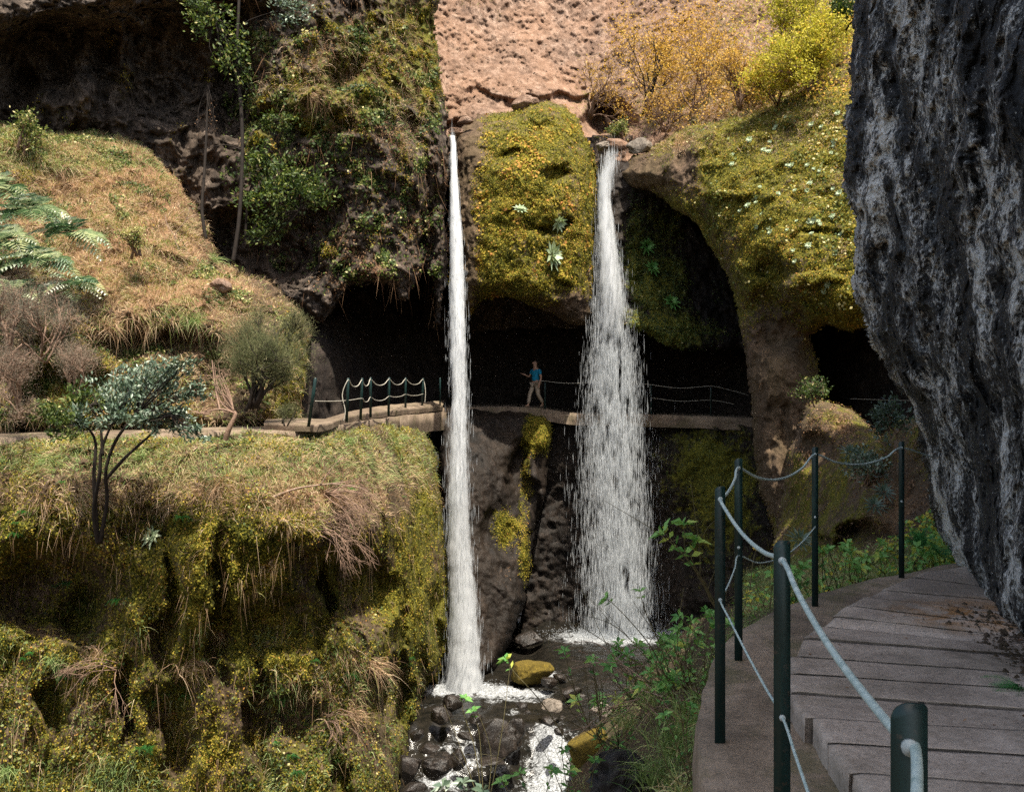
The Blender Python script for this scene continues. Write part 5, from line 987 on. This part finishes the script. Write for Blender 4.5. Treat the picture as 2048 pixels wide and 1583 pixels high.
def tuft(label, px, py, key, L, n, mat, w=.012, droop=1.0, group='grass tufts hanging on the bank', t0=.5, up=.6):
    b, N = on(key, px, py); mb = MB(); b = b + N * .05
    D = np.tile(N * .7 + [0, 0, up], (n, 1)) + rng.normal(size=(n, 3)) * [.8, .35, .5]; L = L * .82; m = int(n * .35)
    blades(mb, b + rng.normal(size=(n, 3)) * [.12, .04, .07] * L / .5, D, rng.uniform(L * .3, L * 1.1, n), w, np.clip(t0 + rng.normal(0, .22, n), 0, 1), rng.uniform(droop * .3, droop * 1.2, n), 4)
    return tag(mb.build('grass_tuft', M[mat], loc=b), label, 'grass tuft', group)
for a in [('hanging green and straw grass tuft right of the bluish tree trunk', 285, 915, 'mossy_bank', .5, 120, 'grass'), ('blue-green grass tuft on the rim left of the bluish tree', 95, 925, 'mossy_bank', .55, 130, 'grass'), ('long drooping straw tuft below the far path, near the middle', 430, 970, 'mossy_bank', .8, 190, 'straw'),
          ('drooping green tuft beside the dead branch', 505, 960, 'mossy_bank', .5, 110, 'grass'), ('small straw tuft hanging over the dark recess', 545, 1120, 'mossy_bank', .5, 70, 'straw'), ('big straw tuft hanging in the middle of the lower bank', 378, 1330, 'mossy_bank', .75, 170, 'straw'),
          ('straw tuft on the rib right of the big tuft', 440, 1265, 'mossy_bank', .45, 60, 'straw'), ('grass tuft on the lower left, green-topped', 110, 1320, 'mossy_bank', .45, 80, 'grass'), ('matted straw tuft right of the green-topped one', 190, 1320, 'mossy_bank', .7, 120, 'straw'), ('dry tuft at the left edge of the lower bank', 8, 1370, 'mossy_bank', .55, 100, 'straw'),
          ('blue-green tuft in the bottom left corner', 12, 1535, 'mossy_bank', .6, 110, 'grass'), ('dry grass curtain at the lower right of the bank', 740, 1330, 'mossy_bank', .8, 200, 'straw'), ('long dry fringe below the grass curtain', 700, 1430, 'mossy_bank', .8, 160, 'straw'), ('faint small tuft in the middle of the dark slope', 220, 1440, 'mossy_bank', .4, 50, 'straw'),
          ('small tuft near the bottom beside the crevice', 250, 1560, 'mossy_bank', .4, 60, 'grass'), ('green grass tuft on the rim under the far posts', 690, 885, 'mossy_bank', .45, 110, 'grass'), ('green tuft on the top corner of the bank beside the waterfall', 800, 880, 'mossy_bank', .45, 100, 'grass'), ('dense green tuft on the dry slope below the slender trunks', 415, 520, 'hillside', .6, 150, 'grass'),
          ('pale tuft hanging above the shadowed ledge of the left slope', 215, 650, 'hillside', .7, 160, 'straw'), ('pale green tuft hanging right of the shadowed ledge', 385, 640, 'hillside', .65, 140, 'grass'), ('straw tuft hanging in the middle of the shadowed ledge', 300, 640, 'hillside', .65, 130, 'straw'), ('dark green tuft left of the shadowed ledge', 175, 690, 'hillside', .5, 120, 'grass'),
          ('golden tuft dangling from the top right rim of the upper cliff', 830, 90, 'upper_cliff', .8, 130, 'straw'), ('pale dry tuft among the leaves high on the upper cliff', 620, 190, 'upper_cliff', .7, 120, 'straw')]: tuft(*a)

# dead brush and branches on the bank
def brush(label, base, d, L, n, name='dead_shrub', group='dead brush on the bank', curve=.35, r=.012, lev=2, side=(1, 0, 0)):
    root_mb = MB(); tips = []
    for k in range(n): grow(root_mb, np.array(base) + rng.normal(size=3) * .05, unit(np.array(d, float)) + rng.normal(size=3) * [.25, .25, .28], L * random.uniform(.7, 1.1), r, lev, tips, spread=.28, curve=curve, up=-.25, kids=(3, 5), shrink=.6, sides=4)
    return tag(root_mb.build(name, M['twig'], smooth=True), label, 'dead shrub', group)
brush('fan of dead brown twigs sweeping right towards the left waterfall', on('mossy_bank', 650, 985, .1)[0], (1, -.25, .1), .85, 16)
brush('lower fan of dead twigs drooping over the dark recess', on('mossy_bank', 640, 1050, .1)[0], (1, -.3, -.05), .75, 12)
brush('tangle of dead stems on the lower left of the bank', on('mossy_bank', 230, 1330, .1)[0], (-.6, -.4, .3), .7, 8)
brush('dead curved stems at the lower right of the bank', on('mossy_bank', 660, 1440, .1)[0], (.6, -.4, .2), .6, 7)
brush('dead stems hanging under the heath bush', on('hillside', 470, 760, .1)[0], (-.3, -.4, .4), .6, 7)
mb = MB(); tube(mb, spline([on('mossy_bank', 540, 995, .05)[0], P(600, 975, 18.2), P(690, 964, 18.0)], 8), np.linspace(.028, .012, 17), 6); tube(mb, spline([P(640, 970, 18.1), P(668, 930, 18.1), P(700, 905, 18.2)], 6), np.linspace(.012, .005, 13), 5); tube(mb, spline([P(665, 967, 18.0), P(720, 975, 17.9), P(760, 1000, 17.9)], 6), np.linspace(.011, .004, 13), 5)
tag(mb.build('dead_branch', M['pale_bark'], smooth=True), 'pale bare branch sticking out to the right from the bank', 'branch')
mb = MB()
for pl in ([(358, 500), (350, 470), (372, 440), (380, 415)], [(355, 480), (335, 450), (330, 430)], [(372, 440), (388, 430)]): tube(mb, spline([P(x, y, 23.6) for x, y in pl], 6), .012, 4)
tag(mb.build('dead_branch', M['pale_bark'], smooth=True), 'forked pale twig standing in the dry grass slope', 'branch')

# --- heights
def airy(name, label, base, tgt, L, stems, n, lf, lw, mat, bark, lev=3, rad=.10, **kw):
    return shrub(name, label, 'shrub', base, unit(np.array(tgt) - np.array(base)), L, .04, lev, n, rad, lf, lw, mat, bark, 'shrubs on the sunny slope', stems=stems, **kw)
airy('yellow_shrub', 'dense lemon-yellow shrub in the top right beside the leaning rock', P(1640, 210, 28.5), P(1630, 60, 28), 1.3, 7, 9000, .12, .06, 'yellow_leaf', 'twig', rad=.13, t0=.45)
airy('yellow_shrub', 'bright yellow-green shrub above the dense one, at the top edge', P(1580, 120, 30.5), P(1600, 0, 30), 1.1, 5, 4200, .12, .06, 'yellow_leaf', 'twig', rad=.13, t0=.3)
airy('yellow_shrub', 'small yellow shrub at the foot of the dense lemon one', P(1560, 210, 29.5), P(1540, 120, 29), .8, 5, 2200, .11, .055, 'yellow_leaf', 'twig', rad=.1, t0=.6)
airy('green_shrub', 'dark green bush at the top right corner above the yellow shrubs', P(1690, 60, 28.5), P(1690, -20, 28.5), .6, 5, 2600, .10, .06, 'green_leaf', 'bark', rad=.1, lev=2, t0=.35)
airy('bare_shrub', 'sparse orange-leaved shrub with dark branches in the top middle', P(1290, 235, 36), P(1300, 60, 35.5), 1.9, 5, 1500, .13, .06, 'orange_leaf', 'bark', rad=.12, curve=.3)
airy('bare_shrub', 'sparse golden shrub right of the dark-branched one', P(1390, 220, 34), P(1400, 60, 33.5), 1.6, 5, 2200, .13, .06, 'orange_leaf', 'twig', rad=.13, curve=.3)
airy('bare_shrub', 'low tangled shrub over the small dark cave', P(1180, 235, 37), P(1200, 170, 36), 1.3, 6, 900, .11, .05, 'orange_leaf', 'twig', rad=.1, curve=.5)
airy('bare_shrub', 'golden shrub on the slope below the yellow shrubs', P(1480, 220, 31), P(1470, 130, 30.5), 1.0, 6, 1800, .11, .05, 'orange_leaf', 'twig', rad=.12, curve=.35)
airy('bare_shrub', 'leafless yellowish shrub right of the small dark cave', P(1330, 262, 34.5), P(1320, 190, 34), .9, 6, 900, .1, .05, 'orange_leaf', 'twig', rad=.1, curve=.45)
airy('green_shrub', 'small fresh green bush behind the stones above the right waterfall', P(1248, 284, 34.8), P(1248, 250, 34.8), .42, 6, 1100, .09, .05, 'green_leaf', 'twig', rad=.08, lev=2, t0=.75)
airy('green_shrub', 'leafy yellow-green bush above the dry crest at the left edge', P(40, 300, 23.6), P(45, 240, 23.4), .5, 6, 1500, .09, .05, 'green_leaf', 'twig', rad=.08, lev=2, t0=.75)
airy('green_shrub', 'small yellow-green bush in the middle of the dry slope', P(275, 510, 22.4), P(275, 450, 22.2), .4, 6, 900, .08, .035, 'green_leaf', 'twig', rad=.07, lev=2, t0=.85)

def rosette_plant(name, label, c, N, size, n, mat, tint=.6, cat='plant', group=None, w=.34, tiers=2):
    mb = MB(); N = unit(np.array(N, float)); a = unit(np.cross(N, [.3, .2, 1.])); b = np.cross(N, a)
    for t_ in range(tiers):
        k = np.arange(n); th = k / n * 6.283 + t_ * .4 + rng.normal(0, .08, n); D = np.cos(th)[:, None] * a + np.sin(th)[:, None] * b + N * (.25 + .45 * t_)
        leaves(mb, np.tile(c, (n, 1)) + D * size * .06, D, size * (.55 - .13 * t_) * rng.uniform(.8, 1.1, n), size * w * .5, np.clip(tint + rng.normal(0, .1, n), 0, 1), up=np.tile(N, (n, 1)), fold=.1, droop=.12)
    return tag(mb.build(name, M[mat], loc=c), label, cat, group)
for px, py, s, key, lb in [(1100, 510, 1.0, 'mossy_outcrop', 'largest pale broad-leaved plant low on the mossy outcrop'), (1112, 440, .62, 'mossy_outcrop', 'pale broad-leaved plant on the mossy outcrop, above the largest one'), (1040, 424, .5, 'mossy_outcrop', 'small pale plant left of centre on the mossy outcrop'), (1290, 492, .7, 'wet_wall', 'bright hanging plant on the dark wall right of the right waterfall'),
                           (1300, 540, .7, 'wet_wall', 'dim fern-like plant below the bright hanging one'), (1340, 610, .7, 'wet_wall', 'lowest dim plant on the dark wall'), (308, 1075, .45, 'mossy_bank', 'pale blue-green rosette in the moss of the lower left bank'), (1265, 380, .6, 'mossy_cliff', 'olive leafy plant on the brown rock beside the right waterfall')]:
    c, N = on(key, px, py, .10); rosette_plant('broadleaf_plant', lb, c, N + [0, -.3, .2], s, 9, 'rosette' if key != 'wet_wall' else 'bright_leaf', .55, group='broad-leaved plants on the rocks', tiers=3)
c, N = on('mossy_cliff', 1600, 330, 0); proto = None
sel = [(x, y) for x, y in zip(rng.uniform(1380, 1700, 400), rng.uniform(220, 640, 400)) if sdf_poly(np.array([x]), np.array([y]), [(1400, 300), (1640, 200), (1690, 200), (1690, 620), (1600, 560), (1500, 480)])[0] > 5][:52]
for x, y in sel:
    c, N = on('mossy_cliff', x, y, .06)
    if proto is None:
        proto = rosette_plant('houseleek', 'pale houseleek rosette dotted in the moss of the right cliff', np.zeros(3), (0, 0, 1), .17, 9, 'rosette', .45, 'houseleek', 'houseleek rosettes on the right cliff', .5); o = proto
    else: o = proto.copy(); col.objects.link(o)
    o.location = c; o.rotation_euler = Vector(unit(N + [0, -.3, 0])).to_track_quat('Z', 'Y').to_euler(); s = random.uniform(.6, 1.25); o.scale = (s, s, s)

# --- by the near path
shrub('leafy_shrub', 'small-leaved olive shrub on top of the mound beside the brown pillar', 'shrub', P(1628, 815, 18.8), (0, 0, 1), .3, .02, 2, 900, .06, .07, .035, 'green_leaf', 'twig', 'shrubs on the shaded mound', stems=5, t0=.45)
shrub('leafy_shrub', 'dark glossy shrub in the shade against the leaning rock, top of the mound', 'shrub', P(1790, 860, 14.2), (0, 0, 1), .25, .015, 2, 700, .07, .09, .04, 'blue_leaf', 'twig', 'shrubs on the shaded mound', stems=6, t0=.3)
shrub('leafy_shrub', 'bluish shrub in the crease of the mound behind the railing', 'shrub', P(1722, 965, 14.0), (0, -.2, 1), .28, .015, 2, 700, .07, .09, .035, 'blue_leaf', 'twig', 'shrubs on the shaded mound', stems=6, t0=.45)
for px, py, Y, s, lb in [(1768, 985, 12.8, .36, 'spiky blue-green plant in the mound crease, upper one'), (1748, 1012, 12.2, .34, 'spiky blue-green plant in the mound crease, lower one'), (1700, 905, 15.2, .4, 'small pale green plant on top of the mound'), (1600, 1080, 12.2, .4, 'pale long-leaved plant behind the railing post')]:
    rosette_plant('spiky_plant', lb, P(px, py, Y), (0, -.6, .7), s, 12, 'blue_leaf', .5, group='spiky plants on the shaded mound', w=.16, tiers=3)
fern('feathery green fern between the farthest near post and the leaning rock', P(1838, 1095, 8.7), .30, 22, 'near_fern', group='ferns beside the near path', tint=.6, lean=(0, -.1, 1), spread=.6, W=.22, droop=.35, nn=26)
fern('low green fern at the foot of the leaning rock', P(1880, 1110, 8.3), .24, 14, 'near_fern', group='ferns beside the near path', tint=.4, lean=(.1, -.2, .6), spread=.9, W=.24, droop=.4, nn=22)
fern('little fern hanging at the foot of the leaning rock onto the slabs', P(2008, 1262, 5.55), .17, 7, 'near_fern', group='ferns beside the near path', tint=.4, lean=(-.7, -.5, .2), spread=.5, W=.25, droop=.6, nn=20)
fern('small bright fern on the right edge of the slabs', P(2040, 1368, 4.25), .20, 9, 'near_fern', group='ferns beside the near path', tint=.55, lean=(-.8, -.3, .15), spread=.5, W=.28, droop=.35, nn=20)

def stemplant(label, stems, leafL, mat='bright_leaf', t0=.6, group='leafy plants below the near path', name='leafy_plant', nl=5, twig=0, gap=.35, w=.40):
    root = empty(name); tag(root, label, 'plant', group); mb = MB(); ml = MB()
    for st_ in stems:
        s = spline([P(*q) for q in st_], 8); k = len(s); Y = st_[0][2]; tube(mb, s, np.linspace(.0045, .0018, k) * max(1, Y / 6), 5)
        T = unit(np.gradient(s, axis=0))
        for j in range(int(k * gap), k, 3):
            n = 2; ph = rng.random() * 6.28; a = unit(np.cross(T[j], [.2, 1, .3])); b = np.cross(T[j], a); th = ph + np.arange(n) * 3.14
            D = np.cos(th)[:, None] * a + np.sin(th)[:, None] * b + T[j] * .5 + [0, -.15, .1]; leaves(ml, np.tile(s[j], (n, 1)), D, leafL * rng.uniform(.5, .9, n), leafL * w * .8, np.clip(t0 + rng.normal(0, .18, n), 0, .93), droop=.2)
        n = nl + 1; th = np.arange(n) / n * 6.28 + rng.random(); a = unit(np.cross(T[-1], [.2, 1, .3])); b = np.cross(T[-1], a)
        D = np.cos(th)[:, None] * a + np.sin(th)[:, None] * b + T[-1] * .4 + [0, -.2, 0]; leaves(ml, np.tile(s[-1], (n, 1)), D, leafL * rng.uniform(.7, 1.1, n), leafL * w, np.clip(t0 + rng.normal(0, .15, n), 0, .93), droop=.25, fold=.15)
    for k in range(twig):
        q = stems[k % len(stems)]; a = P(*q[0]); e = P(*q[-1]) + rng.normal(size=3) * [.25, .1, .15]; s = spline([a, (a + e) / 2 + rng.normal(size=3) * .1, e], 8); tube(mb, s, np.linspace(.004, .0012, len(s)) * max(1, q[0][2] / 6), 4)
        for m_ in range(2): e2 = s[10] + rng.normal(size=3) * [.15, .08, .12]; tube(mb, [s[6 + m_ * 3], (s[6 + m_ * 3] + e2) / 2 + [0, 0, .02], e2], [.002, .0016, .001], 4)
    mb.build('stem', M['stem'], root, smooth=True); ml.build('foliage', M[mat], root); rebase(root, P(*stems[0][0])); return root
S = stemplant
S('tall plant with broad fresh leaves standing against the dark wall left of the near posts', [[(1434, 1215, 5.2), (1400, 1150, 5.1), (1352, 1090, 5.0), (1326, 1062, 5.0)], [(1432, 1218, 5.2), (1405, 1160, 5.1), (1382, 1112, 5.0), (1390, 1080, 5.0)], [(1400, 1150, 5.1), (1372, 1110, 5.0), (1368, 1048, 5.0)]], .11, t0=.7, twig=3, gap=.55, w=.42)
S('thin plant with a few leaves in front of the right waterfall', [[(1340, 1370, 6.5), (1300, 1290, 6.4), (1240, 1220, 6.3), (1212, 1196, 6.3)], [(1350, 1380, 6.5), (1320, 1290, 6.4), (1290, 1220, 6.3), (1280, 1180, 6.3)]], .075, t0=.7, twig=5, gap=.8)
S('low leafy plant with dark twigs below the foam of the right waterfall', [[(1180, 1460, 8.6), (1150, 1380, 8.5), (1128, 1300, 8.4)], [(1200, 1440, 8.6), (1190, 1370, 8.5), (1186, 1318, 8.4)]], .11, t0=.55, twig=6, gap=.7)
S('small upright plant left of the golden boulder', [[(1135, 1480, 8.2), (1080, 1400, 8.2), (1030, 1345, 8.2), (1012, 1318, 8.2)]], .11, t0=.6, gap=.75, nl=6)
S('bushy green plant right of the golden boulder, upper one', [[(1300, 1420, 8.2), (1270, 1360, 8.1), (1255, 1308, 8.0)], [(1310, 1420, 8.2), (1300, 1350, 8.1), (1306, 1312, 8.0)], [(1290, 1420, 8.2), (1240, 1370, 8.1), (1222, 1330, 8.0)], [(1330, 1420, 8), (1340, 1360, 7.9), (1330, 1320, 7.8)]], .12, t0=.5, twig=4, gap=.4)
S('green plant with yellowing leaves beside the leftmost near post', [[(1400, 1400, 6.6), (1380, 1320, 6.5), (1385, 1262, 6.4)], [(1410, 1400, 6.5), (1410, 1310, 6.4), (1425, 1232, 6.3)], [(1390, 1400, 6.6), (1360, 1330, 6.5), (1350, 1290, 6.4)]], .10, t0=.6, twig=4, gap=.35)
S('plant with a yellow leaf low over the stream', [[(1200, 1480, 9), (1170, 1440, 9), (1152, 1400, 8.9)], [(1210, 1470, 9), (1240, 1430, 8.9), (1232, 1396, 8.8)]], .12, t0=.85, twig=5, gap=.5)
S('small leaves in front of the lower pool, near the mossy bank', [[(970, 1640, 10), (950, 1500, 10), (926, 1420, 10), (930, 1396, 10)], [(968, 1640, 10), (960, 1480, 10), (946, 1420, 10)]], .11, t0=.55, twig=3, gap=.8)
S('bluish broad leaves at the bottom edge over the stream', [[(930, 1660, 7), (900, 1600, 7), (885, 1572, 7)], [(940, 1660, 7), (930, 1600, 7), (925, 1565, 7)], [(950, 1660, 7), (960, 1610, 7), (965, 1580, 7)]], .12, 'blue_leaf', .6, gap=.4)
S('green leafy plant at the bottom edge below the cascade', [[(1080, 1680, 7), (1060, 1600, 7), (1040, 1545, 7)], [(1090, 1680, 7), (1090, 1600, 7), (1105, 1540, 7)], [(1070, 1680, 7), (1030, 1620, 7), (1006, 1560, 7)], [(1100, 1680, 7), (1130, 1600, 7), (1140, 1540, 7)]], .10, t0=.55, twig=4, gap=.35)
S('dark green plant between the lava boulder and the cascade', [[(1150, 1660, 8), (1150, 1560, 8), (1130, 1500, 8)], [(1160, 1660, 8), (1180, 1580, 8), (1190, 1520, 8)]], .10, t0=.35, twig=3, gap=.4)
S('leafy plant against the concrete edge above the lava boulder', [[(1380, 1560, 4.6), (1350, 1480, 4.6), (1330, 1430, 4.6)], [(1384, 1560, 4.6), (1372, 1470, 4.6), (1382, 1410, 4.6)]], .06, t0=.5, twig=3, gap=.3)
S('yellow flowering weed behind the two near posts', [[(1500, 1180, 6.8), (1505, 1130, 6.8), (1512, 1098, 6.8)]], .05, 'yellow_leaf', .9, gap=.9)
S('leafy weed growing between the second and third near posts', [[(1540, 1215, 7.5), (1545, 1170, 7.5), (1560, 1130, 7.5)], [(1550, 1215, 7.5), (1580, 1170, 7.5), (1592, 1140, 7.5)], [(1530, 1215, 7.5), (1515, 1180, 7.5), (1510, 1150, 7.5)]], .07, t0=.6, gap=.3)
S('leafy weed at the inner corner left of the second near post', [[(1470, 1250, 7.0), (1490, 1210, 7.0), (1496, 1170, 7.0)], [(1480, 1250, 7.0), (1520, 1220, 7.0), (1530, 1190, 7.0)]], .07, t0=.75, gap=.3)
for x0, y0, Y, h, lb in [(1350, 1340, 7.6, 70, 'dense leafy clump between the golden boulder and the leftmost near post'), (1280, 1360, 8.6, 60, 'leafy clump over the pale bare stems'), (1400, 1330, 6.2, 90, 'tall leafy weeds close against the concrete edge, middle'), (1230, 1460, 9.4, 60, 'leafy weeds directly above the lava boulder'), (1340, 1440, 6.6, 80, 'bright leafy weeds in the middle of the grassy bank'),
                         (1600, 1190, 7.6, 50, 'leafy weeds at the ledge just left of the third near post'), (1680, 1165, 8.2, 50, 'leafy weeds between the third and the farthest near post'), (1730, 1150, 8.6, 46, 'pale leafy weeds left of the farthest near post'), (1860, 1130, 8.6, 40, 'yellow-green leafy weeds right of the farthest near post')]:
    S(lb, [[(x0 + random.uniform(-34, 34), y0 + 40, Y), (x0 + random.uniform(-44, 44), y0, Y - .1), (x0 + random.uniform(-60, 60), y0 - h + random.uniform(-20, 20), Y - .2)] for k in range(7)], .012 * Y, t0=.62 if x0 < 1700 else .8, gap=.2, twig=2, nl=5)
for px, py, Y, L, n, lb, t0 in [(1345, 1500, 6.2, .42, 160, 'long-bladed grass tuft below the leftmost near post, upper one', .45), (1310, 1560, 6.4, .45, 160, 'long-bladed grass tuft right of the lava boulder', .4), (1380, 1440, 5.6, .35, 130, 'grass tuft against the concrete edge by the leftmost near post', .5), (1250, 1450, 8.4, .45, 120, 'yellowish grass tuft above the lava boulder', .7), (1370, 1600, 5.0, .35, 140, 'straw-tinged grass tuft at the bottom edge against the concrete', .75), (1300, 1400, 8.0, .4, 120, 'grass tuft among the leafy plants beside the stream', .55)]:
    b = P(px, py, Y); mb = MB(); D = rng.normal(size=(n, 3)) * [.55, .35, .25] + [-.1, -.1, .9]; blades(mb, b + rng.normal(size=(n, 3)) * .06, D, rng.uniform(L * .5, L, n), .0075, np.clip(t0 + rng.normal(0, .2, n), 0, 1), rng.uniform(.4, .9, n), 5)
    tag(mb.build('grass_tuft', M['grass'], loc=b), lb, 'grass tuft', 'grass tufts below the near path')
mb = MB()      # dead curved stems over the stream
for k in range(26):
    a = P(random.uniform(1280, 1420), random.uniform(1380, 1470), random.uniform(7.5, 9)); e = P(random.uniform(1080, 1260), random.uniform(1290, 1480), random.uniform(7.5, 9)); s = spline([a, (a + e) / 2 + [0, 0, random.uniform(-.05, .3)], e], 8); tube(mb, s, np.linspace(.006, .002, len(s)), 4)
tag(mb.build('dead_shrub', M['pale_bark'], smooth=True), 'tangle of pale bare stems bending over the stream bank', 'dead shrub')

mb = MB()
for k in range(9): frond(mb, np.zeros(3), np.array([math.sin(k * .9) * .8, -.6 - .3 * random.random(), .5 + .4 * random.random()]), random.uniform(.8, 1.1), .26, np.clip(.55 + rng.normal() * .2, 0, 1), .8, 12)
fp = mb.build('small_fern', M['near_fern']); first = True
for x, y in zip(rng.uniform(20, 860, 70), rng.uniform(940, 1570, 70)):
    if sdf_poly(np.array([x]), np.array([y]), [(0, 950), (840, 930), (860, 1300), (790, 1570), (0, 1570)])[0] < 8 or fbm(np.array([[x / 130, y / 130, 3.]]), 2)[0] < .0: continue
    o = fp if first else fp.copy()
    if not first: col.objects.link(o)
    first = False; c, N = on('mossy_bank', x, y, .03); o.location = c; s_ = random.uniform(.16, .36); o.scale = (s_,) * 3; o.rotation_euler = (0, 0, random.uniform(-.6, .6)); tag(o, 'small green fern sprouting from the moss of the lower left bank', 'fern', 'small ferns on the lower left bank')
